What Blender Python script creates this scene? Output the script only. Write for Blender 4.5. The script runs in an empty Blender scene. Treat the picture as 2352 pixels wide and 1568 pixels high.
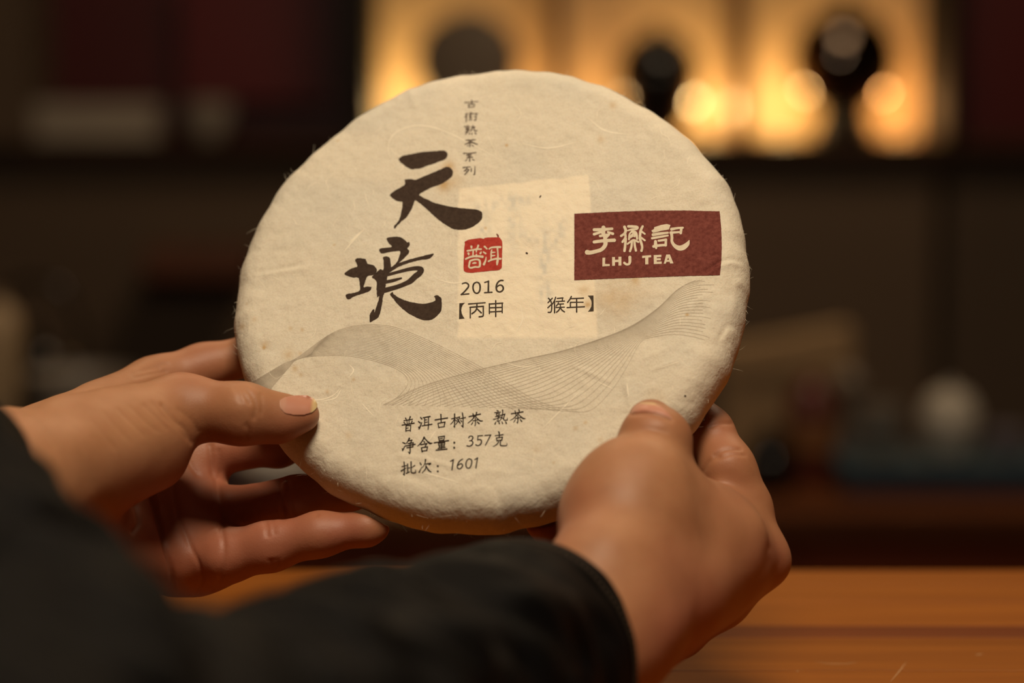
import bpy, bmesh, math
import numpy as np
from mathutils import Vector, Matrix
from mathutils.bvhtree import BVHTree
from mathutils.geometry import delaunay_2d_cdt

# ------------------------------------------------------------------ camera, world, lights
scene = bpy.context.scene
COL = scene.collection
W, H = 2352, 1568
LENS, PITCH = 85.0, math.radians(6.0)
FPX = LENS / 36.0 * W
CAM = np.array([0.0, 0.0, 0.98])
RIGHT = np.array([1.0, 0, 0])
FWD = np.array([0, math.cos(PITCH), -math.sin(PITCH)])
UP = np.array([0, math.sin(PITCH), math.cos(PITCH)])

cam_data = bpy.data.cameras.new('camera')
cam_data.lens = LENS
cam_data.sensor_width = 36.0
cam_data.clip_start = 0.02
cam = bpy.data.objects.new('camera', cam_data)
cam.location = CAM
cam.rotation_euler = (math.pi / 2 - PITCH, 0, 0)
COL.objects.link(cam)
scene.camera = cam
cam_data.dof.use_dof = True
cam_data.dof.focus_distance = 0.905
cam_data.dof.aperture_fstop = 4.2

scene.view_settings.view_transform = 'Standard'
scene.view_settings.look = 'None'
scene.view_settings.gamma = 1.0
scene.view_settings.use_curve_mapping = False
scene.view_settings.exposure = 0.0

world = bpy.data.worlds.new('world')
scene.world = world
world.use_nodes = True
world.node_tree.nodes['Background'].inputs[0].default_value = (1.0, 0.72, 0.45, 1)
world.node_tree.nodes['Background'].inputs[1].default_value = 0.012


def area_light(name, loc, target, size, power, color, size_y=None):
    l = bpy.data.lights.new(name, 'AREA')
    l.energy = power
    l.color = color
    l.size = size
    if size_y:
        l.shape = 'RECTANGLE'
        l.size_y = size_y
    o = bpy.data.objects.new(name, l)
    o.location = loc
    o.rotation_euler = (Vector(target) - Vector(loc)).to_track_quat('-Z', 'Y').to_euler()
    COL.objects.link(o)
    return o


WARM = (1.0, 0.82, 0.605)
area_light('ceiling_lamp_light', (0.02, 0.40, 1.82), (0.0, 0.92, 0.9), 0.34, 12.6, WARM)
area_light('room_ceiling_light', (0.5, 2.7, 2.62), (0.5, 3.2, 0.3), 0.7, 16.0, (1.0, 0.72, 0.44))


# ------------------------------------------------------------------ helpers
def P(px, py, d):
    """point seen at pixel (px, py) at depth d along the optical axis"""
    return CAM + d * (FWD + (px - W / 2) / FPX * RIGHT - (py - H / 2) / FPX * UP)


def PY(px, py, Y):
    """point seen at pixel (px, py) on the vertical plane y = Y"""
    r = FWD + (px - W / 2) / FPX * RIGHT - (py - H / 2) / FPX * UP
    return CAM + r * (Y / r[1])


def proj(p):
    q = np.asarray(p) - CAM
    z = q @ FWD
    return np.stack([W / 2 + FPX * (q @ RIGHT) / z, H / 2 - FPX * (q @ UP) / z, z], -1)


def tag(o, label=None, cat=None, group=None, kind=None):
    if label: o['label'] = label
    if cat: o['category'] = cat
    if group: o['group'] = group
    if kind: o['kind'] = kind
    return o


def empty(name, loc, label=None, cat=None, group=None, kind=None):
    o = bpy.data.objects.new(name, None)
    o.location = [float(c) for c in loc]
    o.empty_display_size = 0.02
    COL.objects.link(o)
    return tag(o, label, cat, group, kind)


def root_loc(o):
    v = Vector((0, 0, 0))
    while o is not None:
        v += o.location
        o = o.parent
    return v


def mesh_obj(name, verts, faces, material, parent=None, smooth=True, kind=None):
    """verts are world coordinates"""
    me = bpy.data.meshes.new(name)
    v = np.asarray(verts, float)
    off = np.array(root_loc(parent)) if parent is not None else np.zeros(3)
    if isinstance(faces, np.ndarray):
        faces = faces.tolist()
    me.from_pydata((v - off).tolist(), [], faces)
    me.update()
    if smooth:
        me.polygons.foreach_set('use_smooth', [True] * len(me.polygons))
    if material is not None:
        me.materials.append(material)
    o = bpy.data.objects.new(name, me)
    COL.objects.link(o)
    if parent is not None:
        o.parent = parent
    if kind:
        o['kind'] = kind
    return o


def bm_obj(name, bm, material, parent=None, smooth=False, loc=None, kind=None):
    """bmesh in local coordinates of parent (or placed at loc)"""
    me = bpy.data.meshes.new(name)
    bm.normal_update()
    bm.to_mesh(me)
    bm.free()
    if smooth:
        me.polygons.foreach_set('use_smooth', [True] * len(me.polygons))
        try:
            me.set_sharp_from_angle(angle=math.radians(40))
        except Exception:
            pass
    if material is not None:
        me.materials.append(material)
    o = bpy.data.objects.new(name, me)
    COL.objects.link(o)
    if parent is not None:
        o.parent = parent
    if loc is not None:
        o.location = [float(c) for c in loc]
    if kind:
        o['kind'] = kind
    return o


def box_bm(x0, x1, y0, y1, z0, z1, bevel=0.0, seg=2):
    bm = bmesh.new()
    bmesh.ops.create_cube(bm, size=1)
    bmesh.ops.scale(bm, vec=(x1 - x0, y1 - y0, z1 - z0), verts=bm.verts)
    bmesh.ops.translate(bm, vec=((x0 + x1) / 2, (y0 + y1) / 2, (z0 + z1) / 2), verts=bm.verts)
    if bevel:
        bmesh.ops.bevel(bm, geom=bm.edges[:], offset=bevel, segments=seg, affect='EDGES', profile=0.6)
    return bm


def lathe_bm(profile, seg=48):
    bm = bmesh.new()
    rings = []
    for r, z in profile:
        if r < 1e-6:
            rings.append([bm.verts.new((0, 0, z))])
        else:
            rings.append([bm.verts.new((r * math.cos(2 * math.pi * k / seg), r * math.sin(2 * math.pi * k / seg), z)) for k in range(seg)])
    for a, b in zip(rings, rings[1:]):
        for k in range(seg):
            k2 = (k + 1) % seg
            if len(a) == 1 and len(b) == 1:
                continue
            if len(a) == 1:
                bm.faces.new((a[0], b[k2], b[k]))
            elif len(b) == 1:
                bm.faces.new((a[k], a[k2], b[0]))
            else:
                bm.faces.new((a[k], a[k2], b[k2], b[k]))
    bmesh.ops.recalc_face_normals(bm, faces=bm.faces)
    return bm


def catmull(pts, n=8, closed=False):
    p = np.asarray(pts, float)
    if len(p) < 3 and not closed:
        t = np.linspace(0, 1, n + 1)[:, None]
        return p[0] * (1 - t) + p[-1] * t
    if closed:
        q = np.concatenate([p[-1:], p, p[:2]])
    else:
        q = np.concatenate([2 * p[:1] - p[1:2], p, 2 * p[-1:] - p[-2:-1]])
    out = []
    for i in range(1, len(q) - 2):
        for t in np.linspace(0, 1, n, endpoint=False):
            a, b, c, d = q[i - 1], q[i], q[i + 1], q[i + 2]
            out.append(.5 * ((2 * b) + (c - a) * t + (2 * a - 5 * b + 4 * c - d) * t * t + (3 * b - a - 3 * c + d) * t ** 3))
    if not closed:
        out.append(q[-2])
    return np.array(out)


RNG = np.random.default_rng(11)
_tab = RNG.uniform(-1, 1, (8, 64, 64))


def vnoise(x, y, s=0):
    """smooth value noise, unit cells"""
    T = _tab[s % 8]
    xi = np.floor(x).astype(int); yi = np.floor(y).astype(int)
    fx = x - xi; fy = y - yi
    fx = fx * fx * fx * (fx * (fx * 6 - 15) + 10); fy = fy * fy * fy * (fy * (fy * 6 - 15) + 10)
    g = lambda a, b: T[a % 64, b % 64]
    return (g(xi, yi) * (1 - fx) + g(xi + 1, yi) * fx) * (1 - fy) + (g(xi, yi + 1) * (1 - fx) + g(xi + 1, yi + 1) * fx) * fy


def seg_dist(p, poly):
    """distance from points p (n,2) to polyline"""
    best = np.full(len(p), 1e9)
    for a, b in zip(poly[:-1], poly[1:]):
        ab = b - a
        t = np.clip(((p - a) @ ab) / max(ab @ ab, 1e-12), 0, 1)
        dd = p - a - t[:, None] * ab
        best = np.minimum(best, np.hypot(dd[:, 0], dd[:, 1]))
    return best


# ------------------------------------------------------------------ materials
class NT:
    def __init__(s, name):
        s.m = bpy.data.materials.new(name)
        s.m.use_nodes = True
        s.t = s.m.node_tree
        s.b = s.t.nodes['Principled BSDF']

    def n(s, typ, **kw):
        nd = s.t.nodes.new(typ)
        for k, v in kw.items():
            if k in nd.inputs:
                nd.inputs[k].default_value = v
            else:
                setattr(nd, k, v)
        return nd

    def l(s, a, b):
        s.t.links.new(a, b)

    def noise(s, scale, detail=4, rough=.55, vec=None, stretch=None, coord='Object'):
        nd = s.n('ShaderNodeTexNoise')
        nd.inputs['Scale'].default_value = scale
        nd.inputs['Detail'].default_value = detail
        nd.inputs['Roughness'].default_value = rough
        if vec is None:
            tc = s.n('ShaderNodeTexCoord')
            vec = tc.outputs[coord]
        if stretch:
            mp = s.n('ShaderNodeMapping')
            mp.inputs['Scale'].default_value = stretch
            s.l(vec, mp.inputs['Vector'])
            vec = mp.outputs['Vector']
        s.l(vec, nd.inputs['Vector'])
        return nd.outputs['Fac']

    def ramp(s, fac, stops):
        r = s.n('ShaderNodeValToRGB')
        e = r.color_ramp.elements
        while len(e) < len(stops):
            e.new(.5)
        for el, (p, c) in zip(e, stops):
            el.position = p
            el.color = (*c, 1) if len(c) == 3 else c
        s.l(fac, r.inputs['Fac'])
        return r.outputs['Color']

    def mix(s, fac, a, b, mode='MIX'):
        m = s.n('ShaderNodeMix', data_type='RGBA', blend_type=mode)
        for sock, v in ((m.inputs[0], fac), (m.inputs[6], a), (m.inputs[7], b)):
            if hasattr(v, 'is_linked'):
                s.l(v, sock)
            elif isinstance(v, tuple):
                sock.default_value = (*v, 1)
            else:
                sock.default_value = v
        return m.outputs[2]

    def math(s, op, a, b=None):
        m = s.n('ShaderNodeMath', operation=op)
        for sock, v in ((m.inputs[0], a), (m.inputs[1], b)):
            if v is None:
                continue
            if hasattr(v, 'is_linked'):
                s.l(v, sock)
            else:
                sock.default_value = v
        return m.outputs[0]

    def bump(s, height, strength, dist, prev=None):
        b = s.n('ShaderNodeBump')
        b.inputs['Strength'].default_value = strength
        b.inputs['Distance'].default_value = dist
        s.l(height, b.inputs['Height'])
        if prev is not None:
            s.l(prev, b.inputs['Normal'])
        return b.outputs['Normal']

    def set(s, **kw):
        for k, v in kw.items():
            k = k.replace('_', ' ')
            if hasattr(v, 'is_linked'):
                s.l(v, s.b.inputs[k])
            else:
                s.b.inputs[k].default_value = (*v, 1) if isinstance(v, tuple) and len(v) == 3 and k != 'Subsurface Radius' else v
        return s


def simple(name, c1, c2=None, scale=30, rough=.5, bump=0.0, stretch=None, detail=4, metal=0.0):
    t = NT(name)
    c2 = c2 or tuple(x * .75 for x in c1)
    f = t.noise(scale, detail, stretch=stretch)
    t.set(Base_Color=t.ramp(f, [(.3, c2), (.7, c1)]), Roughness=rough, Metallic=metal)
    if bump:
        t.set(Normal=t.bump(f, bump, .002))
    return t.m


# paper of the wrapper
t = NT('wrapper_paper')
f1 = t.noise(9, 5, .6)
f2 = t.noise(260, 3, .6)
f3 = t.noise(1500, 2, .6)
base = t.ramp(f1, [(.30, (.650, .580, .450)), (.70, (.730, .660, .525))])
base = t.mix(t.math('MULTIPLY', t.ramp(f2, [(.40, (0, 0, 0)), (.75, (1, 1, 1))]), .35), base, (.760, .690, .550))
base = t.mix(t.math('MULTIPLY', t.ramp(f3, [(.35, (1, 1, 1)), (.55, (0, 0, 0))]), .30), base, (.50, .42, .31))
at = t.n('ShaderNodeAttribute', attribute_name='slip')
base = t.mix(t.math('MULTIPLY', at.outputs['Fac'], .80), base, (.830, .725, .545))
at = t.n('ShaderNodeAttribute', attribute_name='ghost')
base = t.mix(t.math('MULTIPLY', at.outputs['Fac'], .48), base, (.45, .46, .42))
at = t.n('ShaderNodeAttribute', attribute_name='stain')
sn = t.math('MULTIPLY', at.outputs['Fac'], t.ramp(t.noise(140, 4), [(.3, (.4, .4, .4)), (.6, (1, 1, 1))]))
base = t.mix(sn, base, (.46, .26, .07))
# foxing specks
vo = t.n('ShaderNodeTexVoronoi')
vo.inputs['Scale'].default_value = 120
tc = t.n('ShaderNodeTexCoord')
t.l(tc.outputs['Object'], vo.inputs['Vector'])
sc = t.n('ShaderNodeSeparateColor')
t.l(vo.outputs['Color'], sc.inputs[0])
rare = t.math('GREATER_THAN', sc.outputs[0], .80)
near = t.ramp(vo.outputs['Distance'], [(.03, (1, 1, 1)), (.12, (0, 0, 0))])
base = t.mix(t.math('MULTIPLY', t.math('MULTIPLY', near, rare), .70), base, (.50, .30, .10))
nm = t.bump(t.noise(110, 5, .62), .38, .0016)
nm = t.bump(t.noise(420, 4, .65), .45, .0007, nm)
nm = t.bump(f3, .25, .0003, nm)
t.set(Base_Color=base, Roughness=.88, Normal=nm, Subsurface_Weight=.12, Subsurface_Radius=(.004, .002, .001), Subsurface_Scale=1.0)
t.b.inputs['Specular IOR Level'].default_value = .2
M_PAPER = t.m


def ink(name, dark, light, mixed=.5, paper=(.50, .40, .27)):
    t = NT(name)
    f = t.noise(700, 4, .65)
    c = t.ramp(f, [(.3, dark), (.7, light)])
    g = t.ramp(t.noise(1800, 3, .7), [(.62, (0, 0, 0)), (.74, (1, 1, 1))])
    c = t.mix(t.math('MULTIPLY', g, mixed), c, paper)
    t.set(Base_Color=c, Roughness=.85, Normal=t.bump(f, .3, .0003))
    t.b.inputs['Specular IOR Level'].default_value = .15
    return t.m


M_BRUSH = ink('brush_ink', (.036, .022, .015), (.060, .038, .026), .10)
M_FINE = ink('printed_black_ink', (.016, .010, .007), (.034, .022, .015), .06)
M_MID = ink('worn_black_ink', (.035, .026, .018), (.07, .05, .035), .42)
M_COLUMN = ink('faded_grey_ink', (.10, .075, .055), (.17, .13, .10), .30)
M_MAROON = ink('maroon_ink', (.110, .024, .018), (.200, .056, .042), .2, (.40, .15, .10))
M_RED = ink('vermilion_ink', (.34, .028, .020), (.46, .058, .038), .2, (.56, .18, .11))
M_BLANK = ink('unprinted_paper', (.62, .53, .38), (.69, .60, .45), .25)
M_LINE = ink('fine_line_ink', (.42, .36, .275), (.50, .43, .33), .6, (.60, .50, .37))
M_FIBRE = ink('paper_fibre', (.78, .70, .54), (.84, .76, .60), .0)

# skin
def skin(name, tint=(1, 1, 1)):
    t = NT(name)
    f = t.noise(45, 5, .6)
    c = t.ramp(f, [(.30, (.310 * tint[0], .136 * tint[1], .060 * tint[2])), (.72, (.400 * tint[0], .192 * tint[1], .092 * tint[2]))])
    at = t.n('ShaderNodeAttribute', attribute_name='blush')
    c = t.mix(t.math('MULTIPLY', at.outputs['Fac'], .75), c, (.315, .098, .058))
    g = t.noise(330, 3, .6)
    c = t.mix(t.math('MULTIPLY', t.ramp(g, [(.4, (0, 0, 0)), (.7, (1, 1, 1))]), .18), c, (.36, .135, .07))
    vo = t.n('ShaderNodeTexVoronoi', feature='DISTANCE_TO_EDGE')
    vo.inputs['Scale'].default_value = 900
    tc = t.n('ShaderNodeTexCoord')
    mp = t.n('ShaderNodeMapping')
    mp.inputs['Scale'].default_value = (1, 1.6, 1)
    t.l(tc.outputs['Object'], mp.inputs['Vector'])
    t.l(mp.outputs['Vector'], vo.inputs['Vector'])
    nm = t.bump(vo.outputs['Distance'], .14, .0004)
    nm = t.bump(t.noise(160, 4, .6), .16, .0008, nm)
    t.set(Base_Color=c, Roughness=.52, Normal=nm, Subsurface_Weight=.22, Subsurface_Radius=(.006, .002, .001), Subsurface_Scale=1.0)
    t.b.inputs['Specular IOR Level'].default_value = .35
    return t.m


M_SKIN = skin('skin')
t = NT('finger_nail')
at = t.n('ShaderNodeAttribute', attribute_name='tip')
c = t.mix(at.outputs['Fac'], (.47, .205, .130), (.58, .42, .20))
at = t.n('ShaderNodeAttribute', attribute_name='lunula')
c = t.mix(t.math('MULTIPLY', at.outputs['Fac'], .6), c, (.50, .27, .18))
t.set(Base_Color=c, Roughness=.42, Subsurface_Weight=.15, Subsurface_Radius=(.003, .001, .0007), Subsurface_Scale=1.0)
M_NAIL = t.m

t = NT('dark_jacket_cloth')
f = t.noise(60, 5)
c = t.ramp(f, [(.3, (.0016, .0013, .0012)), (.7, (.0040, .0033, .0030))])
wv = t.noise(2600, 2)
t.set(Base_Color=c, Roughness=.62, Normal=t.bump(wv, .25, .0004), Sheen_Weight=0.0)
t.b.inputs['Specular IOR Level'].default_value = .05
M_CLOTH = t.m
M_STITCH = simple('brown_stitching', (.045, .026, .012), rough=.7, scale=400)

# wood for table planks
def wood(name, a, b, rough=.5, stretch=(3, 60, 60), var=.16):
    t = NT(name)
    tc = t.n('ShaderNodeTexCoord')
    oi = t.n('ShaderNodeObjectInfo')
    ad = t.n('ShaderNodeVectorMath', operation='ADD')
    t.l(tc.outputs['Object'], ad.inputs[0])
    cx = t.n('ShaderNodeCombineXYZ')
    for i in range(3):
        t.l(t.math('MULTIPLY', oi.outputs['Random'], 7.0 + i * 3), cx.inputs[i])
    t.l(cx.outputs[0], ad.inputs[1])
    f = t.noise(1.0, 6, .6, vec=ad.outputs[0], stretch=stretch)
    f2 = t.noise(1.0, 4, .6, vec=ad.outputs[0], stretch=(stretch[0] * 4, stretch[1] * 8, stretch[2] * 8))
    c = t.ramp(f, [(.25, a), (.5, tuple((x + y) / 2 for x, y in zip(a, b))), (.75, b)])
    c = t.mix(t.math('MULTIPLY', t.ramp(f2, [(.5, (0, 0, 0)), (.8, (1, 1, 1))]), .4), c, tuple(x * .5 for x in a))
    hv = t.n('ShaderNodeHueSaturation')
    t.l(c, hv.inputs['Color'])
    t.l(t.math('ADD', t.math('MULTIPLY', oi.outputs['Random'], var), 1 - var * .5), hv.inputs['Value'])
    # small scratches
    sv = t.noise(1.0, 2, .5, vec=tc.outputs['Object'], stretch=(18, 200, 50))
    t.set(Base_Color=hv.outputs['Color'], Roughness=rough, Normal=t.bump(f2, .12, .0006))
    t.b.inputs['Specular IOR Level'].default_value = .09
    return t.m


M_TABLE = wood('orange_table_wood', (.20, .054, .0042), (.335, .105, .010))
M_TABLE_DARK = wood('dark_strip_wood', (.110, .024, .0045), (.165, .040, .008))
M_SIDE = wood('dark_red_wood', (.090, .018, .006), (.15, .032, .010), rough=.45, stretch=(2, 14, 14))
M_CAB = wood('dark_cabinet_wood', (.040, .018, .010), (.065, .030, .016), rough=.5, stretch=(2, 12, 12))

# ------------------------------------------------------------------ the setting
TABLE_Z = 0.75
Y_BACK = 4.62          # room wall behind the cabinet
Y_NICHE = 4.50         # back of the lit niches
Y_FRONT = 4.22         # front edge of the cabinet
M_WALL = simple('brown_wall_plaster', (.115, .072, .043), (.090, .056, .034), scale=2.5, rough=.9)
M_CEIL = simple('ceiling_plaster', (.42, .34, .26), scale=4, rough=.9)
M_FLOOR = simple('dark_floor', (.060, .040, .028), scale=8, rough=.5)


def struct(name, bm, m):
    return tag(bm_obj(name, bm, m), kind='structure')


struct('floor', box_bm(-2.6, 2.6, -1.2, Y_BACK, -.05, 0), M_FLOOR)
struct('ceiling', box_bm(-2.6, 2.6, -1.2, Y_BACK, 2.7, 2.75), M_CEIL)
struct('wall_back', box_bm(-2.6, 2.6, Y_BACK, Y_BACK + .1, 0, 2.7), M_WALL)
struct('wall_left', box_bm(-2.7, -2.6, -1.2, Y_BACK, 0, 2.7), M_WALL)
struct('wall_right', box_bm(2.6, 2.7, -1.2, Y_BACK, 0, 2.7), M_WALL)

# ---- table in front: narrow glued strips running left to right
table = empty('tea_table', (0.1, .72, 0), 'orange-brown varnished wooden table of narrow glued strips in front', 'table')
edges = [1.142, 1.106, 1.068, 1.021, .999, .940, .885, .84, .79, .745, .70, .65, .60, .55, .50, .45, .40, .35]
for i, (y1, y0) in enumerate(zip(edges, edges[1:])):
    mt = M_TABLE_DARK if i in (3, 9, 14) else M_TABLE
    bm = box_bm(-.75, .85, -(y1 - y0) / 2 + .0003, (y1 - y0) / 2 - .0003, -.032, 0, .0009, 2)
    o = bm_obj('plank', bm, mt, table, loc=(0, (y0 + y1) / 2 - .72, TABLE_Z))
bm_obj('apron', box_bm(-.70, .80, -.30, .36, -.11, -.0325, .003), M_TABLE_DARK, table, loc=(0, 0, TABLE_Z))
for sx in (-.68, .74):
    for sy in (-.27, .31):
        bm_obj('leg', box_bm(sx, sx + .06, sy, sy + .06, 0, TABLE_Z - .111, .004), M_TABLE_DARK, table)
# pale scratches on the varnish
M_SCR = simple('pale_scratch', (.62, .38, .18), scale=300, rough=.6)


def on_table(px, py):
    r = FWD + (px - W / 2) / FPX * RIGHT - (py - H / 2) / FPX * UP
    return CAM + r * ((TABLE_Z - CAM[2]) / r[2])


for pts, w in (([(1872, 1520), (1905, 1524), (1945, 1524), (1968, 1520)], .0005), ([(2240, 1504), (2258, 1502)], .0008),
               ([(2083, 1519), (2066, 1541), (2045, 1566)], .0003), ([(1830, 1542), (1834, 1541)], .0008)):
    c = catmull(np.array([on_table(*q) for q in pts]), 5)
    d = np.gradient(c, axis=0)
    nrm = np.stack([-d[:, 1], d[:, 0], 0 * d[:, 0]], 1)
    nrm /= np.linalg.norm(nrm, axis=1)[:, None]
    wv = w * np.sin(np.linspace(.15, math.pi - .15, len(c)))[:, None] * .5
    v = np.concatenate([c - nrm * wv, c + nrm * wv]) + np.array([0, 0, .00012])
    n = len(c)
    mesh_obj('scratch', v, [(k, k + 1, n + k + 1, n + k) for k in range(n - 1)], M_SCR, table)

# ---- wall cabinet with the three lit niches
cab = empty('display_cabinet', (0.05, Y_FRONT, 0), 'dark wooden wall cabinet with three warmly lit display niches', 'cabinet')
CL = np.array(cab.location)


def cab_box(name, px0, py0, px1, py1, Yf, Yb, m, bevel=.004, parent=cab):
    a = PY(px0, py1, Yf); b = PY(px1, py0, Yf)
    return bm_obj(name, box_bm(a[0] - CL[0], b[0] - CL[0], Yf - CL[1], Yb - CL[1], a[2], b[2], bevel), m, parent)


M_NICHE = simple('honey_niche_board', (.72, .50, .25), (.62, .42, .20), scale=3, rough=.55)
M_RED = M_RED
M_REDPANEL = simple('dark_red_lacquer', (.085, .0008, .0012), (.065, .0008, .001), scale=2, rough=.45)
M_POST = simple('amber_divider', (.30, .15, .055), (.22, .10, .035), scale=6, rough=.5)
M_PANEL = simple('grey_brown_panel', (.120, .078, .048), (.098, .062, .038), scale=1.6, rough=.8)
M_BLACK = simple('black_board', (.010, .006, .004), scale=5, rough=.9)

TOP = -420
niches = [(852, 1268), (1300, 1690), (1728, 2168)]
for a, b in niches:
    cab_box('niche_back', a - 16, TOP, b + 16, 345, Y_NICHE, Y_NICHE + .02, M_NICHE)
cab_box('post', 795, TOP, 850, 345, Y_FRONT, Y_NICHE, M_BLACK)
cab_box('post', 1266, TOP, 1303, 338, Y_FRONT + .06, Y_NICHE, M_POST)
cab_box('post', 1688, TOP, 1730, 338, Y_FRONT + .06, Y_NICHE, M_POST)
cab_box('post', 2172, TOP, 2212, 345, Y_FRONT, Y_NICHE, M_BLACK)
cab_box('shelf', -120, 322, 2520, 350, Y_FRONT, Y_NICHE + .02, M_CAB)
cab_box('shelf', -120, TOP - 40, 2520, TOP, Y_FRONT, Y_NICHE + .02, M_CAB)
cab_box('red_panel', 62, TOP, 800, 330, Y_NICHE - .02, Y_NICHE + .02, M_REDPANEL)
cab_box('red_panel', 2208, TOP, 2520, 330, Y_NICHE - .02, Y_NICHE + .02, M_REDPANEL)
cab_box('red_board', 415, -60, 755, 235, Y_NICHE - .08, Y_NICHE - .055, simple('red_board', (.125, .001, .002), scale=2, rough=.5))
cab_box('side_post', -60, TOP, 48, 345, Y_FRONT, Y_NICHE, M_PANEL)
cab_box('lower_panel', -400, 351, 2150, 1500, Y_FRONT + .06, Y_FRONT + .09, M_PANEL)
cab_box('lower_panel', 2158, 351, 2900, 1500, Y_FRONT + .06, Y_FRONT + .09, simple('brown_panel_darker', (.085, .054, .033), scale=1.6, rough=.8))
cab_box('wall_ledge', 330, 575, 575, 640, Y_FRONT - .10, Y_FRONT + .06, simple('reddish_ledge', (.15, .045, .018), scale=8, rough=.5))

# puck lamps in the niche floors
M_LAMP = bpy.data.materials.new('warm_lamp_glass')
M_LAMP.use_nodes = True
bs = M_LAMP.node_tree.nodes['Principled BSDF']
bs.inputs['Base Color'].default_value = (1, .8, .5, 1)
bs.inputs['Emission Color'].default_value = (1, .62, .25, 1)
bs.inputs['Emission Strength'].default_value = 2.0
lamps = [(905, 1.0, (1, .66, .27)), (1215, .55, (1, .60, .24)), (1345, .55, (1, .60, .24)), (1628, .85, (1, .66, .27)),
         (1790, .95, (1, .66, .27)), (2060, .75, (1, .50, .17))]
nz = PY(1176, 322, Y_NICHE - .05)[2]
for px, k, colr in lamps:
    x = PY(px, 322, Y_NICHE - .055)[0]
    pk = empty('puck_lamp', (x, Y_NICHE - .06, nz))
    tag(pk, 'small warm puck lamp on the niche floor, ' + {905: 'left in the left niche', 1215: 'right in the left niche', 1345: 'left in the middle niche',
        1628: 'right in the middle niche', 1790: 'left in the right niche', 2060: 'right in the right niche'}[px], 'lamp', 'puck lamps in the niches')
    bm_obj('housing', lathe_bm([(0, 0), (.017, 0), (.019, .002), (.019, .007), (.016, .009), (.0145, .0085), (0, .0085)], 32), M_BLACK, pk, True)
    bm_obj('lens', lathe_bm([(0, .0087), (.0135, .0087), (.013, .0095), (.008, .0108), (0, .0112)], 32), M_LAMP, pk, True)
    l = bpy.data.lights.new('puck_lamp_light', 'POINT')
    l.energy = 1.1 * k
    l.color = colr
    l.shadow_soft_size = .012
    lo = bpy.data.objects.new('puck_lamp_light', l)
    lo.location = (0, -.05, .06)
    lo.parent = pk
    COL.objects.link(lo)
# downlight of the right niche: strong orange from the upper right
tp = PY(2110, TOP + 10, Y_NICHE - .08)
for (px, e, colr, lab) in ((2110, 4.5, (1, .40, .12), 'orange strip lamp under the top board of the right niche'),
                           (1060, 3.6, (1, .58, .24), 'warm strip lamp under the top board of the left niche'),
                           (1500, 3.2, (1, .55, .22), 'warm strip lamp under the top board of the middle niche')):
    tp = PY(px, TOP + 12, Y_NICHE - .08)
    sl = empty('strip_lamp', tp, lab, 'lamp', 'strip lamps in the niches')
    bm_obj('housing', box_bm(-.06, .06, -.012, .012, 0, .008, .002), M_BLACK, sl)
    bm_obj('diffuser', box_bm(-.055, .055, -.008, .008, -.003, -.0003, .001), M_LAMP, sl)
    l = bpy.data.lights.new('strip_lamp_light', 'AREA')
    l.shape = 'RECTANGLE'; l.size = .11; l.size_y = .016
    l.energy = e; l.color = colr
    lo = bpy.data.objects.new('strip_lamp_light', l)
    lo.location = (0, 0, -.006)
    lo.parent = sl
    COL.objects.link(lo)

# ceiling spots added out of view to put glints on glossy pieces
for (x, y, lab) in ((-.55, 2.3, 'unseen ceiling spot added for glints, on the left of the room'), (1.0, 2.4, 'unseen ceiling spot added for glints, on the right of the room')):
    sp = empty('added_glint_spot', (x, y, 2.699), lab, 'lamp', 'ceiling spots added for glints')
    bm_obj('ring', lathe_bm([(.030, -.0005), (.045, -.0005), (.045, -.006), (.036, -.010), (.030, -.008)], 32), M_CEIL, sp, True)
    bm_obj('lens', lathe_bm([(0, -.007), (.026, -.006), (.029, -.003), (.029, -.001), (0, -.001)], 32), M_LAMP, sp, True)
    l = bpy.data.lights.new('added_glint_spot_light', 'SPOT')
    l.energy = 30.0; l.color = (1, .78, .52); l.shadow_soft_size = .028; l.spot_size = math.radians(100); l.spot_blend = .8
    lo = bpy.data.objects.new('added_glint_spot_light', l)
    lo.location = (0, 0, -.012); lo.rotation_euler = (math.radians(-32), 0, 0)
    lo.parent = sp
    COL.objects.link(lo)

# ---- displayed pieces in the niches
M_DARKCAKE = simple('dark_tea_leaves', (.16, .115, .075), (.10, .070, .045), scale=90, rough=.55, bump=.6)
M_GLAZE = simple('black_glaze', (.012, .009, .007), scale=10, rough=.18)
NY = Y_NICHE - .13


def on_shelf(px, Y=NY):
    p = PY(px, 322, Y); return (p[0], Y, nz)


def px2m(n, Y):
    return n * Y / FPX


# round dark disc on an easel stand
def disc_on_stand(px, cy, rpx, label, mat, cat):
    b = empty('display_disc', on_shelf(px), label, cat)
    cz = PY(px, cy, NY)[2] - nz
    R = px2m(rpx, NY)
    bm = lathe_bm([(0, -.010), (R * .30, -.010), (R * .75, -.013), (R * .96, -.009), (R, 0), (R * .96, .009), (R * .7, .014), (R * .3, .016), (0, .016)], 56)
    for v in bm.verts:
        a = math.atan2(v.co.y, v.co.x)
        s = 1 + .008 * math.sin(5 * a + 1) + .006 * math.sin(11 * a)
        v.co.x *= s; v.co.y *= s
    bmesh.ops.rotate(bm, verts=bm.verts, cent=(0, 0, 0), matrix=Matrix.Rotation(math.radians(80), 3, 'X'))
    bmesh.ops.translate(bm, verts=bm.verts, vec=(0, 0, cz))
    bm_obj('disc', bm, mat, b, True)
    bm_obj('stand_foot', box_bm(-.045, .045, -.03, .04, 0, .008, .002), M_CAB, b)
    for s in (-1, 1):
        bm_obj('stand_arm', box_bm(s * .03 - .005, s * .03 + .005, .004, .016, .0082, cz + .01, .002), M_CAB, b)
        bm_obj('stand_peg', box_bm(s * .03 - .005, s * .03 + .005, -.025, .003, cz - R - .012, cz - R - .002, .002), M_CAB, b)
    return b


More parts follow.
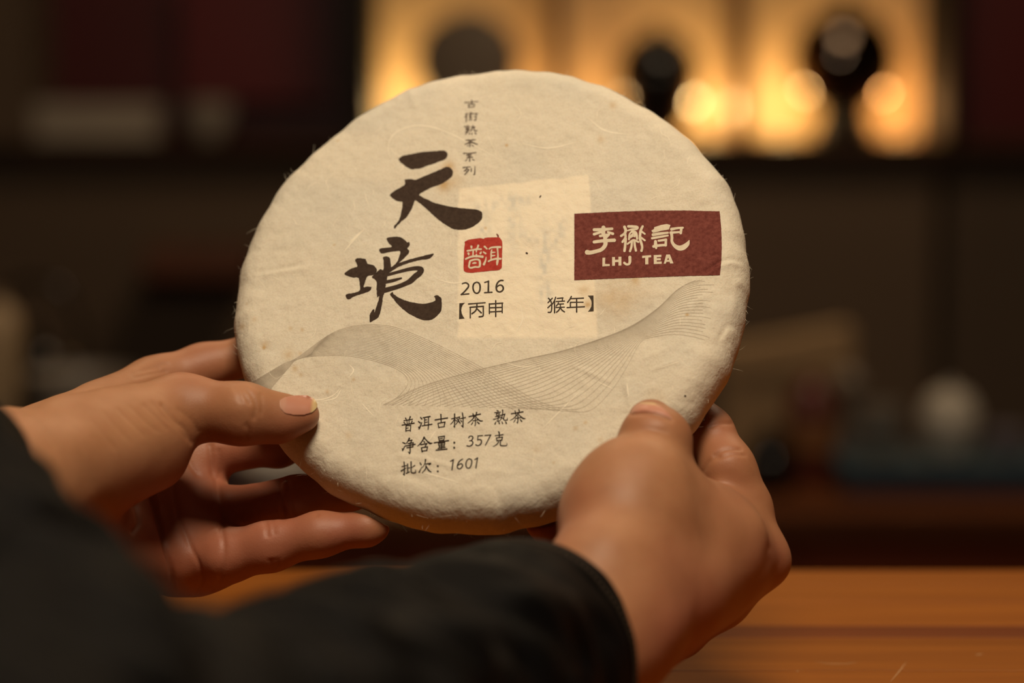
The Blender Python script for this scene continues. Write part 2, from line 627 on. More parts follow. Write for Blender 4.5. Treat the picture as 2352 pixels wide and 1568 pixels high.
disc_on_stand(1075, 142, 118, 'round dark pressed tea disc standing in the left lit niche', M_DARKCAKE, 'tea disc')
v = empty('black_vase', on_shelf(1510), 'slim black oval vase in the middle lit niche', 'vase')
k = px2m(1, NY)
bm_obj('body', lathe_bm([(0, .001), (20 * k, .001), (22 * k, 4 * k), (66 * k, 40 * k), (90 * k, 95 * k), (96 * k, 150 * k), (86 * k, 200 * k), (56 * k, 236 * k), (17 * k, 252 * k)], 48), M_GLAZE, v, True)
bm_obj('neck', lathe_bm([(17 * k, 252 * k), (14 * k, 257 * k), (15 * k, 262 * k), (19 * k, 265 * k), (16 * k, 265 * k), (11 * k, 258 * k), (11 * k, 240 * k)], 48), M_GLAZE, v, True)
v = empty('round_flask', on_shelf(1938), 'polished dark round flask on a black foot in the right lit niche', 'flask')
bm = lathe_bm([(0, -66 * k), (25 * k, -64 * k), (50 * k, -56 * k), (72 * k, -42 * k), (89 * k, -22 * k), (96 * k, 0), (89 * k, 22 * k), (72 * k, 42 * k), (50 * k, 56 * k), (25 * k, 64 * k), (0, 66 * k)], 64)
bmesh.ops.rotate(bm, verts=bm.verts, cent=(0, 0, 0), matrix=Matrix.Rotation(math.radians(90), 3, 'X'))
bmesh.ops.scale(bm, vec=(1.27, 1.27, 1.27), verts=bm.verts)
bmesh.ops.translate(bm, verts=bm.verts, vec=(0, 0, 182 * k))
bm_obj('body', bm, simple('polished_dark_metal', (.15, .115, .09), (.13, .10, .08), scale=10, rough=.05, metal=1.0), v, True)
bm_obj('foot', lathe_bm([(0, .001), (70 * k, .001), (72 * k, 8 * k), (64 * k, 30 * k), (54 * k, 50 * k), (52 * k, 76 * k), (0, 76 * k)], 48), M_BLACK, v, True)
bm_obj('neck', lathe_bm([(24 * k, 300 * k), (18 * k, 312 * k), (19 * k, 322 * k), (26 * k, 328 * k), (22 * k, 328 * k), (13 * k, 320 * k), (13 * k, 298 * k)], 32), M_GLAZE, v, True)

M_WHITE = simple('white_glaze', (.50, .46, .40), (.44, .40, .34), scale=6, rough=.35)
M_DIMWHITE = simple('grey_white_card', (.42, .36, .29), (.36, .31, .25), scale=6, rough=.7)
b = empty('white_box', on_shelf(228, Y_NICHE - .17), 'low wide off-white card box on the left shelf', 'box')
kk = px2m(1, Y_NICHE - .17)
bm_obj('tray', box_bm(-138 * kk, 138 * kk, -.05, .05, .0005, 50 * kk, .004), M_DIMWHITE, b)
bm_obj('lid', box_bm(-141 * kk, 141 * kk, -.053, .053, 51 * kk, 88 * kk, .004), M_DIMWHITE, b)
b = empty('white_cup', on_shelf(476, Y_NICHE - .17), 'small off-white handleless cup beside the low white box', 'cup')
bm_obj('body', lathe_bm([(0, .001), (26 * kk, .001), (28 * kk, 6 * kk), (50 * kk, 40 * kk), (62 * kk, 92 * kk), (58 * kk, 92 * kk), (46 * kk, 44 * kk), (20 * kk, 14 * kk), (0, 13 * kk)], 40), M_DIMWHITE, b, True)
bm_obj('foot_ring', lathe_bm([(24 * kk, 0), (27 * kk, .0002), (27 * kk, 5 * kk), (23 * kk, 5 * kk)], 40), M_DIMWHITE, b, True)

# ---- sideboard in the middle distance and the things on it
SB_Y0, SB_Y1 = 2.86, 3.34
sbz = PY(2100, 1178, SB_Y0)[2]
sb = empty('sideboard', (0.1, 3.1, 0), 'dark red-brown wooden sideboard behind the table, holding tea ware', 'sideboard')
bm_obj('top', box_bm(-1.25, 1.25, SB_Y0 - 3.1, SB_Y1 - 3.1, sbz - .03, sbz, .004), wood('sideboard_top_wood', (.085, .026, .010), (.135, .045, .016), rough=.35, stretch=(2, 14, 14)), sb)
bm_obj('carcass', box_bm(-1.22, 1.22, SB_Y0 - 3.1 + .03, SB_Y1 - 3.1 - .02, .06, sbz - .031, .003), M_SIDE, sb)
for i in range(5):
    x0 = -1.2 + i * .48
    d = bm_obj('door', box_bm(x0 + .006, x0 + .474, SB_Y0 - 3.1 + .012, SB_Y0 - 3.1 + .0295, .075, sbz - .045, .003), M_SIDE, sb)
    bm_obj('knob', lathe_bm([(0, 0), (.006, 0), (.006, .008), (.011, .014), (.009, .02), (0, .021)], 20), M_BLACK, d, True)
    kn = d.children[0]
    kn.rotation_euler = (math.pi / 2, 0, 0)
    kn.location = (x0 + .43, SB_Y0 - 3.1 + .012, sbz - .12)
for sx in (-1.18, 1.12):
    for sy in (-.2, .16):
        bm_obj('foot', box_bm(sx, sx + .06, sy, sy + .05, 0, .0595, .004), M_SIDE, sb)


def on_sb(px, Y):
    return (PY(px, 1100, Y)[0], Y, sbz)


def item(name, px, Y, label, cat, group=None):
    return empty(name, on_sb(px, Y), label, cat, group), px2m(1, Y), (lambda py, Y=Y, px=px: PY(px, py, Y)[2] - sbz)


M_OLIVE = simple('tan_kraft_paper', (.33, .215, .110), (.27, .17, .085), scale=5, rough=.8)
M_MAROONCAN = simple('maroon_lacquer', (.120, .018, .010), (.080, .010, .006), scale=6, rough=.4)
M_BRONZE = simple('brown_orange_label', (.26, .10, .028), scale=8, rough=.5)
M_BLUE = simple('dark_blue_cloth', (.020, .038, .070), (.014, .028, .055), scale=40, rough=.8)
M_TEAL = simple('teal_glaze', (.030, .060, .080), scale=10, rough=.75)
M_LAV = simple('grey_lavender_glaze', (.21, .18, .20), scale=8, rough=.35)

# slanted tan paper bag
b, k, z = item('paper_bag', 1800, 3.26, 'tan kraft paper bag with a slanting top behind the maroon caddy', 'bag')
w0 = 150 * k
prof = [(-w0, .0005), (w0 * .95, .0005), (w0 * 1.0, z(745)), (-w0, z(800))]
bm = bmesh.new()
fr = [bm.verts.new((x, -.04, zz)) for x, zz in prof]
bk = [bm.verts.new((x * .97, .04, zz)) for x, zz in prof]
bm.faces.new(fr); bm.faces.new(bk[::-1])
for i in range(4):
    bm.faces.new((fr[i], bk[i], bk[(i + 1) % 4], fr[(i + 1) % 4]))
bmesh.ops.recalc_face_normals(bm, faces=bm.faces)
bmesh.ops.bevel(bm, geom=bm.edges[:], offset=.003, segments=2, affect='EDGES')
bm_obj('body', bm, M_OLIVE, b)
bm_obj('folded_flap', box_bm(-w0 * .9, w0 * .9, -.047, -.0405, z(850), z(815), .001), M_OLIVE, b)
# maroon caddy
b, k, z = item('tea_caddy', 1862, 3.10, 'maroon round tea caddy with domed lid and orange-brown label', 'caddy')
r = 58 * k
bm_obj('body', lathe_bm([(0, .0005), (r * .96, .0005), (r, .003), (r, z(955)), (r * .97, z(950)), (0, z(950))], 48), M_MAROONCAN, b, True)
bm_obj('label', lathe_bm([(r + .0004, z(1035)), (r + .001, z(1034)), (r + .001, z(962)), (r + .0004, z(961))], 48), M_BRONZE, b, True)
bm_obj('lid', lathe_bm([(r * 1.02, z(949)), (r * 1.03, z(945)), (r * .95, z(915)), (r * .6, z(885)), (r * .2, z(872)), (r * .22, z(858)), (0, z(850))], 48), M_MAROONCAN, b, True)
# black kettle behind the hand area at right
b, k, z = item('black_jar', 1770, 3.02, 'squat black tea jar left of the maroon caddy', 'jar')
bm_obj('body', lathe_bm([(0, .0005), (40 * k, .0005), (58 * k, .012), (64 * k, z(1080)), (56 * k, z(1030)), (36 * k, z(1005)), (32 * k, z(1000))], 40), M_GLAZE, b, True)
bm_obj('lid', lathe_bm([(38 * k, z(1002)), (36 * k, z(994)), (10 * k, z(985)), (11 * k, z(975)), (0, z(970))], 40), M_GLAZE, b, True)
# made-up decanter, its pale ball stands in for a blurred specular highlight
b, k, z = item('highlight_decanter', 1948, 3.20, 'slim grey made-up decanter whose pale ball imitates a blurred highlight, behind the blue tray', 'decanter')
bm_obj('body', lathe_bm([(0, .0005), (30 * k, .0005), (34 * k, .01), (32 * k, z(1010)), (16 * k, z(960)), (12 * k, z(922))], 36), simple('grey_glaze', (.13, .105, .085), scale=6, rough=.25), b, True)
bm_obj('highlight_ball', lathe_bm([(8 * k, z(921)), (12 * k, z(917)), (26 * k, z(905)), (36 * k, z(882)), (26 * k, z(856)), (10 * k, z(846)), (0, z(845))], 36), simple('pale_highlight_grey', (.20, .165, .135), scale=6, rough=.15), b, True)
# blue tray with cups on it
TRY = 3.06
b, k, z = item('blue_tray_box', 2170, TRY, 'long dark blue cloth-covered tray box under the white tea ware', 'tray')
tzt = z(1048)
bm_obj('body', box_bm(-255 * k, 255 * k, -.07, .09, .0005, tzt - .012, .006), M_BLUE, b)
bm_obj('rim', box_bm(-260 * k, 260 * k, -.074, .094, tzt - .0118, tzt, .004), M_TEAL, b)


def on_tray(name, px, label, cat, group=None):
    e = empty(name, (PY(px, 1040, TRY)[0], TRY, sbz + tzt), label, cat, group)
    return e, k, (lambda py: PY(px, py, TRY)[2] - sbz - tzt)


b, k, z = on_tray('white_lidded_jar', 2180, 'white round porcelain jar with domed lid on the blue tray', 'jar')
bm_obj('body', lathe_bm([(0, .0005), (38 * k, .0005), (42 * k, .004), (62 * k, z(1000)), (68 * k, z(965)), (62 * k, z(935)), (50 * k, z(925))], 48), M_WHITE, b, True)
bm_obj('lid', lathe_bm([(56 * k, z(926)), (54 * k, z(920)), (40 * k, z(903)), (12 * k, z(894)), (13 * k, z(884)), (0, z(878))], 48), M_WHITE, b, True)
b, k, z = on_tray('grey_white_cup', 2018, 'grey-white straight cup at the left end of the blue tray', 'cup')
bm_obj('body', lathe_bm([(0, .0005), (40 * k, .0005), (44 * k, .004), (50 * k, z(930)), (47 * k, z(930)), (41 * k, z(1030)), (0, z(1032))], 40), simple('grey_white_glaze', (.26, .23, .19), scale=6, rough=.35), b, True)
bm_obj('band', lathe_bm([(48.5 * k, z(1000)), (50 * k, z(998)), (50.4 * k, z(985)), (49 * k, z(983))], 40), M_TEAL, b, True)
b, k, z = on_tray('lavender_cup', 2312, 'grey-lavender rounded cup at the right end of the blue tray', 'cup')
bm_obj('body', lathe_bm([(0, .0005), (26 * k, .0005), (30 * k, .003), (48 * k, z(1015)), (50 * k, z(985)), (47 * k, z(985)), (42 * k, z(1015)), (0, z(1036))], 40), M_LAV, b, True)
bm_obj('foot_ring', lathe_bm([(26 * k, 0), (30 * k, .0002), (30 * k, .003), (26 * k, .003)], 40), M_LAV, b, True)
# left: white bowl behind the fingers, black kettle, beige jar, pale bowl
b, k, z = item('white_bowl', 650, 3.0, 'white porcelain bowl seen between the left fingers', 'bowl')
bm_obj('body', lathe_bm([(0, .0005), (36 * k, .0005), (40 * k, .006), (86 * k, z(1098)), (104 * k, z(1052)), (100 * k, z(1052)), (80 * k, z(1098)), (30 * k, z(1128)), (0, z(1130))], 48), simple('bright_white_glaze', (.78, .74, .68), scale=6, rough=.3), b, True)
b2, k, z = item('blue_cup', 505, 2.98, 'small dark blue cup left of the white bowl', 'cup')
bm_obj('body', lathe_bm([(0, .0005), (24 * k, .0005), (28 * k, .005), (42 * k, z(1075)), (39 * k, z(1075)), (20 * k, z(1140)), (0, z(1145))], 40), M_BLUE, b2, True)
bm_obj('foot_ring', lathe_bm([(24 * k, 0), (27 * k, .0002), (27 * k, .005), (23 * k, .005)], 40), M_BLUE, b2, True)
b, k, z = item('black_kettle', 90, 3.12, 'black cast iron kettle at the far left on the sideboard', 'kettle')
bm_obj('body', lathe_bm([(0, .0005), (70 * k, .0005), (100 * k, .02), (112 * k, z(960)), (100 * k, z(850)), (66 * k, z(800)), (40 * k, z(795))], 48), M_GLAZE, b, True)
bm_obj('lid', lathe_bm([(48 * k, z(797)), (44 * k, z(786)), (14 * k, z(776)), (15 * k, z(762)), (0, z(756))], 40), M_GLAZE, b, True)


def tube_bm(pts, r, seg=12, n=6):
    c = catmull(np.array(pts), n)
    bm = bmesh.new()
    d = np.gradient(c, axis=0)
    rings = []
    up = Vector((0.123, 1, .08))
    for q, dd in zip(c, d):
        tv = Vector(dd).normalized()
        s = tv.cross(up).normalized(); u = s.cross(tv)
        rings.append([bm.verts.new(Vector(q) + r * (math.cos(a) * s + math.sin(a) * u)) for a in np.linspace(0, 2 * math.pi, seg, endpoint=False)])
    for a, bb in zip(rings, rings[1:]):
        for i in range(seg):
            bm.faces.new((a[i], a[(i + 1) % seg], bb[(i + 1) % seg], bb[i]))
    bm.faces.new(rings[0]); bm.faces.new(rings[-1][::-1])
    bmesh.ops.recalc_face_normals(bm, faces=bm.faces)
    return bm


bm_obj('handle', tube_bm([(-95 * k, 0, z(850)), (-100 * k, 0, z(740)), (-50 * k, 0, z(655)), (50 * k, 0, z(655)), (100 * k, 0, z(740)), (95 * k, 0, z(850))], 9 * k), M_GLAZE, b, True)
bm_obj('spout', tube_bm([(90 * k, 0, z(940)), (140 * k, 0, z(900)), (165 * k, 0, z(850))], 16 * k), M_GLAZE, b, True)
b, k, z = item('beige_bottle', 0, 2.94, 'tall beige stoneware bottle with a narrow neck at the left edge beside the kettle', 'bottle')
bm_obj('body', lathe_bm([(0, .0005), (34 * k, .0005), (40 * k, .006), (50 * k, z(800)), (54 * k, z(760)), (46 * k, z(715)), (24 * k, z(695))], 40), simple('beige_glaze', (.52, .37, .22), scale=6, rough=.4), b, True)
bm_obj('neck', lathe_bm([(24 * k, z(696)), (20 * k, z(688)), (22 * k, z(680)), (28 * k, z(676)), (24 * k, z(676)), (17 * k, z(688))], 40), simple('beige_glaze_rim', (.45, .31, .18), scale=6, rough=.4), b, True)
b, k, z = item('flared_vase', 190, 2.92, 'pale grey flared vase behind the left hand', 'vase')
bm_obj('body', lathe_bm([(0, .0005), (40 * k, .0005), (44 * k, .008), (95 * k, z(950)), (125 * k, z(855)), (121 * k, z(855)), (90 * k, z(950)), (0, z(1100))], 48), simple('pale_grey_bowl', (.36, .31, .26), scale=6, rough=.4), b, True)
bm_obj('foot_ring', lathe_bm([(38 * k, 0), (43 * k, .0002), (43 * k, .008), (38 * k, .008)], 40), M_WHITE, b, True)

# ------------------------------------------------------------------ the wrapped tea cake
c2w = lambda v: v[0] * RIGHT + v[1] * UP - v[2] * FWD
CN = c2w(np.array([-0.16667, 0.48413, 0.85898]))
CU = c2w(np.array([0.98169, 0.0, 0.19048]))
CV = c2w(np.array([0.09222, 0.87500, -0.47527]))
CC = P(1124.4, 671.5, .9272)
CR, CRR, CT = .1, .011, .013
dR = np.array([-69, -60, -49, -26, 25, 60, 40, -20, -90, -120, -150, -140, -130, -90, -60, -10, 40, -30, 0, -20, 33, 50, 30, 33, 0, -30, -80, -130, -120, -110, -40, -30, 0, -40, -30, -50, -12, -4, -9, 8, -27, -72, -90, -70, -20, -50, -73, -90, -46, -40, -80, -57, 6, 43, 60, 6, 0, -12, 0, 0, 0, 0, 0, 0, 0, 0, -30, 20, -40, -33, -56, -45]) * 1e-5
dR = (np.roll(dR, 1) + dR * 2 + np.roll(dR, -1)) / 4


def rim_r(phi):
    a = np.linspace(0, 2 * np.pi, 73)
    wob = .00025 * np.sin(17 * phi + .7) + .0002 * np.sin(29 * phi) + .00012 * np.sin(53 * phi + 2)
    return CR + np.interp(phi % (2 * np.pi), a, np.r_[dR, dR[0]]) + wob


def px_plane(px, py, nh):
    """pixel -> (u, v) on the plane n = nh of the cake frame"""
    px = np.asarray(px, float); py = np.asarray(py, float)
    r = FWD + ((px - W / 2) / FPX)[..., None] * RIGHT - ((py - H / 2) / FPX)[..., None] * UP
    nh = np.asarray(nh, float) * np.ones(px.shape)
    tt = ((CC - CAM) @ CN + nh) / (r @ CN)
    q = CAM + r * tt[..., None] - CC
    return q @ CU, q @ CV


# creases of the wrapper traced as ridges (+) and grooves (-), width and height in metres
CREASE = [
    ([(600, 628), (640, 622), (690, 612)], -.00045, .0011), ([(612, 634), (650, 628), (700, 622)], .0004, .0012),
    ([(1625, 625), (1660, 603), (1700, 590), (1722, 592)], -.0006, .0008), ([(1630, 632), (1665, 612), (1705, 598)], .0005, .0010),
    ([(1695, 655), (1705, 650), (1722, 662)], -.0006, .0008), ([(1690, 648), (1700, 640), (1722, 650)], .0005, .0010),
    ([(1640, 670), (1608, 690), (1588, 712)], .0003, .0012), ([(1655, 770), (1668, 745), (1690, 742), (1706, 764)], -.0006, .0008),
    ([(1662, 772), (1676, 752), (1690, 750)], .0004, .0010), ([(1675, 782), (1690, 786), (1703, 792)], .0008, .0011), ([(1672, 776), (1690, 780), (1706, 784)], -.0006, .0007),
    ([(1640, 762), (1648, 772), (1650, 790)], -.0004, .0008), ([(805, 1152), (840, 1160), (870, 1158)], .0008, .0010), ([(800, 1146), (840, 1153), (872, 1152)], -.0005, .0008),
    ([(730, 1090), (760, 1120), (800, 1148)], .0004, .0014), ([(940, 205), (948, 225), (955, 250)], .0003, .0012),
    ([(1440, 880), (1443, 905), (1446, 935)], .0004, .0009), ([(1500, 855), (1545, 838)], .0003, .0008), ([(1590, 930), (1620, 905), (1640, 880)], .0003, .0014),
    ([(1635, 970), (1620, 960), (1600, 950)], .0004, .0010), ([(1560, 920), (1600, 922), (1615, 935)], -.0003, .0012),
    ([(1699, 640), (1690, 682), (1681, 735), (1677, 778), (1659, 829), (1637, 882), (1622, 935), (1600, 985)], .0006, .0018), ([(545, 880), (556, 850), (548, 800)], .0004, .0012),
    ([(1075, 1105), (1120, 1085), (1165, 1090)], .0003, .0014), ([(860, 1100), (930, 1092), (980, 1110)], -.0003, .0016),
    ([(920, 1050), (990, 1062), (1060, 1082)], .0003, .0012), ([(1140, 1130), (1150, 1160), (1142, 1185)], -.0004, .0012),
    ([(700, 905), (760, 905), (780, 890)], .0003, .0010), ([(1320, 845), (1400, 880)], .0003, .0010), ([(1550, 800), (1480, 830)], .0002, .0012),
]
CREASE_UV = []
for pts, h, w in CREASE:
    c = catmull(np.array(pts, float), 5)
    u, v = px_plane(c[:, 0], c[:, 1], CT * .9)
    CREASE_UV.append((np.stack([u, v], 1), h, w))


def relief(u, v):
    """uneven pressed surface under the paper plus the traced creases"""
    d = .00050 * vnoise(u / .021 + 3, v / .021, 0) + .00022 * vnoise(u / .009, v / .009 + 5, 1) + .00014 * vnoise(u / .004, v / .004, 2) + .00008 * vnoise(u / .0019, v / .0019, 3)
    r = np.hypot(u, v); ph = np.arctan2(v, u)
    edge = np.clip((r - .070) / .03, 0, 1) ** 2
    d = d + edge * (.00055 * vnoise(ph * 9 + 40, r / .03, 4) + .00045 * vnoise(ph * 24 + 80, r / .015, 5))
    p = np.stack([u.ravel(), v.ravel()], 1)
    dd = np.zeros(len(p))
    for c, h, w in CREASE_UV:
        lo = c.min(0) - 4 * w; hi = c.max(0) + 4 * w
        m = ((p > lo) & (p < hi)).all(1)
        if m.any():
            dd[m] += h * np.exp(-(seg_dist(p[m], c) / w) ** 2)
    return d + dd.reshape(d.shape)


def front_h(u, v):
    r = np.hypot(u, v); rim = rim_r(np.arctan2(v, u))
    q = (r - (rim - CRR)) / CRR
    base = np.where(q < 0, CT + .0008 * (1 - np.clip(r / (rim - CRR), 0, 1) ** 2), CT * np.sqrt(np.clip(1 - np.clip(q, 0, 1) ** 2, 0, 1)))
    return base + relief(u, v) * np.where(q < 0, 1, np.sqrt(np.clip(1 - q ** 2, 0, 1)))


def px_cake(px, py):
    """pixel -> (u, v) on the relief surface"""
    n = np.full(np.shape(px), CT)
    for _ in range(5):
        u, v = px_plane(px, py, n)
        n = front_h(u, v)
    return u, v


def cake_pt(u, v, off=0.0):
    n = front_h(u, v) + off
    return CC + u[..., None] * CU + v[..., None] * CV + n[..., None] * CN


cake = empty('tea_cake', CC - CV * .1, 'round pressed tea cake in printed cream paper wrapper held up by two hands', 'tea cake')
NS = 720
phi = np.linspace(0, 2 * np.pi, NS, endpoint=False)
rim = rim_r(phi)
rings = []
for s in np.linspace(0, 1, 235)[1:]:
    rr = s * (rim - CRR)
    rings.append((rr, None, 0.0))
for tt in np.linspace(0, np.pi / 2, 26)[1:-1]:
    rings.append((rim - CRR + CRR * np.sin(tt), None, 0.0))
verts = [CC + CN * front_h(np.zeros(1), np.zeros(1))[0]]
allu, allv = [0.0], [0.0]
for rr, _, _ in rings:
    u = rr * np.cos(phi); v = rr * np.sin(phi)
    verts.extend(cake_pt(u, v)); allu.extend(u); allv.extend(v)
nfront = len(rings)
pl = .0004 * vnoise(phi * 14, phi * 0, 6)
for tt in np.linspace(0, -np.pi / 2, 18):
    rr = rim - CRR + CRR * np.cos(tt) + pl * np.sin(-tt)
    u = rr * np.cos(phi); v = rr * np.sin(phi); n = CT * np.sin(tt) * np.ones(NS)
    verts.extend(CC + u[:, None] * CU + v[:, None] * CV + n[:, None] * CN); allu.extend(u); allv.extend(v)
for s in np.linspace(1, 0, 30)[1:-1]:
    rr = s * (rim - CRR)
    n = -CT + .008 * np.clip((.45 - s) / .3, 0, 1) + .0006 * vnoise(phi * 10, s * 6 + 0 * phi, 7) * s
    u = rr * np.cos(phi); v = rr * np.sin(phi)
    verts.extend(CC + u[:, None] * CU + v[:, None] * CV + n[:, None] * CN); allu.extend(u); allv.extend(v)
verts.append(CC - CN * (CT - .008)); allu.append(0.); allv.append(0.)
nr = (len(verts) - 2) // NS
faces = [(0, 1 + j, 1 + (j + 1) % NS) for j in range(NS)]
for i in range(nr - 1):
    a = 1 + i * NS; b = a + NS
    faces += [(a + j, b + j, b + (j + 1) % NS, a + (j + 1) % NS) for j in range(NS)]
a = 1 + (nr - 1) * NS
faces += [(a + j, len(verts) - 1, a + (j + 1) % NS) for j in range(NS)]
wrap = mesh_obj('paper_wrapper', np.array(verts), faces, M_PAPER, cake)
# attributes: inner slip showing through, its ghost print, stains
wp = np.array(verts)
pj = proj(wp)
isf = (np.arange(len(verts)) < 1 + nfront * NS)
x, y = pj[:, 0], pj[:, 1]
jit = 2.5 * vnoise(x / 30, y / 30, 1)


def soft(e, w=5.0):
    return np.clip(.5 + e / w, 0, 1)


lft = 1052 + (y - 420) * .0; rgt = 1352 + (y - 400) * .055
topl = 432 - (x - 1052) * .097; botl = 772 - (x - 1052) * .0 + 4
slip = soft(x + jit - lft) * soft(rgt - x - jit) * soft(y - topl + jit) * soft(botl - y, 8) * isf
ghost = np.zeros(len(x))
for gx, gy, gw, gh in ((1110, 520, 18, 40), (1180, 520, 16, 60), (1190, 460, 40, 14), (1250, 600, 14, 90), (1268, 560, 18, 30), (1215, 545, 20, 14), (1120, 470, 30, 12), (1290, 520, 12, 26), (1255, 680, 14, 20)):
    ghost += np.exp(-((x - gx) / gw) ** 2 - ((y - gy) / gh) ** 2)
ghost = np.clip(ghost * (0.55 + .6 * vnoise(x / 9, y / 12, 2)), 0, 1) * slip
ghost += .45 * np.clip(vnoise(x / 120, y / 90, 3), 0, 1) * isf * (1 - slip)
stain = np.zeros(len(x))
for gx, gy, gr, ga in ((1030, 385, 14, .8), (1018, 425, 16, .7), (1046, 415, 20, .35), (1350, 699, 8, .75), (1400, 690, 50, .28), (1440, 660, 55, .25), (1460, 645, 9, .8), (1340, 665, 12, .35),
                       (610, 790, 9, .5), (662, 812, 12, .45), (584, 733, 6, .5), (678, 846, 7, .6), (691, 860, 4, .6), (667, 754, 4, .6), (694, 757, 4, .6), (606, 795, 6, .4), (800, 1000, 8, .3),
                       (1380, 1010, 6, .35), (1345, 970, 4, .7), (1322, 983, 5, .5), (1510, 915, 22, .25), (812, 871, 4, .6), (752, 900, 4, .6), (1232, 1030, 9, .3), (1380, 320, 8, .4), (1408, 242, 8, .5), (690, 812, 5, .4), (555, 750, 8, .4)):
    stain += ga * np.exp(-((x - gx) ** 2 + (y - gy) ** 2) / gr ** 2)
for nm, arr in (('slip', slip), ('ghost', ghost), ('stain', np.clip(stain, 0, 1) * isf)):
    at = wrap.data.attributes.new(nm, 'FLOAT', 'POINT')
    at.data.foreach_set('value', arr.astype(np.float32))

# ------------------------------------------------------------------ print on the wrapper
def parse(s):
    """'x,y,w x,y,w ; ...' -> list of strokes"""
    return [np.array([[float(c) for c in q.split(',')] for q in st.split()]) for st in s.split(';') if st.strip()]


def stroke_mesh(st, tf, n=6):
    c = catmull(st, n)
    xy = np.stack([tf[0] + c[:, 0] / tf[2], tf[1] + c[:, 1] / tf[2]], 1)
    w = np.abs(c[:, 2]) / tf[2] / 2
    d = np.gradient(xy, axis=0)
    d /= np.maximum(np.linalg.norm(d, axis=1), 1e-9)[:, None]
    nn = np.stack([-d[:, 1], d[:, 0]], 1)
    # rounded ends
    cols = [xy - nn * w[:, None], xy - nn * w[:, None] * .5, xy, xy + nn * w[:, None] * .5, xy + nn * w[:, None]]
    v = np.stack(cols, 1)
    caps = []
    for e, sg in ((0, -1), (-1, 1)):
        cap = v[e] + sg * d[e] * (w[e] * np.sqrt(np.array([0.05, .6, .8, .6, .05])))[:, None]
        caps.append(cap)
    v = np.concatenate([caps[0][None], v, caps[1][None]])
    m = len(v)
    f = [(i * 5 + j, i * 5 + j + 1, i * 5 + j + 6, i * 5 + j + 5) for i in range(m - 1) for j in range(4)]
    return v.reshape(-1, 2), f


def poly_mesh(pts, tf, smooth=True, jitter=0.0, step=7.0):
    p = np.asarray(pts, float)
    p = np.stack([tf[0] + p[:, 0] / tf[2], tf[1] + p[:, 1] / tf[2]], 1)
    if smooth:
        p = catmull(p, 4, closed=True)
    q = []
    for a, b in zip(p, np.roll(p, -1, 0)):
        k = max(1, int(np.hypot(*(b - a)) / 2.5))
        for t_ in np.linspace(0, 1, k, endpoint=False):
            q.append(a * (1 - t_) + b * t_)
    p = np.array(q)
    if jitter:
        p = p + jitter * np.stack([vnoise(p[:, 0] / 2.3, p[:, 1] / 2.3, 1), vnoise(p[:, 0] / 2.3, p[:, 1] / 2.3, 4)], 1)
    n = len(p)
    lo, hi = p.min(0), p.max(0)
    gx, gy = np.meshgrid(np.arange(lo[0], hi[0], step), np.arange(lo[1], hi[1], step))
    g = np.stack([gx.ravel(), gy.ravel()], 1)
    allp = np.concatenate([p, g])
    r = delaunay_2d_cdt([Vector(c) for c in allp], [(i, (i + 1) % n) for i in range(n)], [list(range(n))], 1, 1e-5)
    v = np.array([tuple(c) for c in r[0]])
    fc = [tuple(f) for f in r[2]]
    used = sorted({i for f in fc for i in f})
    mp = {o: k for k, o in enumerate(used)}
    return v[used], [tuple(mp[i] for i in f) for f in fc]


def decal(name, parts, mat, parent, off, kind=None, step=2.5e-6):
    """parts: list of (pixel verts, faces); each laid on the paper, later ones a hair higher"""
    V, Fc = [], []
    base = 0
    for i, (v, f) in enumerate(parts):
        u, w = px_cake(v[:, 0], v[:, 1])
        pts = cake_pt(u, w, off + i * step)
        V.append(pts)
        Fc += [tuple(base + k for k in q) for q in f]
        base += len(v)
    V = np.concatenate(V)
    o = mesh_obj(name, V, Fc, mat, parent, True, kind)
    me = o.data
    # face the front
    bm = bmesh.new(); bm.from_mesh(me)
    cn = Vector(CN)
    flip = [f for f in bm.faces if f.normal.dot(cn) < 0]
    bmesh.ops.reverse_faces(bm, faces=flip)
    bm.to_mesh(me); bm.free()
    return o


OFF = .00010


def poly(s):
    return np.array([[float(c) for c in q.split(',')] for q in s.split()])


# large brush title
T1 = (880, 330, 7.468)
T2 = (780, 535, 7.468)
decal('brush_character', [
    poly_mesh(poly('270,262 330,212 480,180 640,148 850,130 1000,118 1065,128 1105,170 1100,215 1065,262 980,300 860,345 750,380 640,425 550,432 480,435 400,395 330,345 285,300'), T1, True, .55),
    poly_mesh(poly('375,615 430,612 490,605 560,618 680,570 860,495 1040,415 1110,400 1165,425 1200,480 1185,550 1140,600 1000,690 860,740 740,795 660,840 622,875 660,910 780,970 880,1015 1000,1045 1150,1078 1300,1100 1460,1115 1620,1135 1690,1175 1705,1230 1690,1300 1620,1370 1540,1420 1450,1460 1320,1475 1200,1460 1100,1405 1000,1340 900,1260 780,1150 680,1060 560,975 535,1000 500,1100 455,1180 400,1260 320,1330 250,1395 215,1445 190,1450 190,1410 230,1370 275,1300 305,1210 325,1100 328,1000 280,990 215,970 160,930 115,880 160,835 250,780 330,735 375,690 372,650'), T1, True, .55)],
    M_BRUSH, cake, OFF)
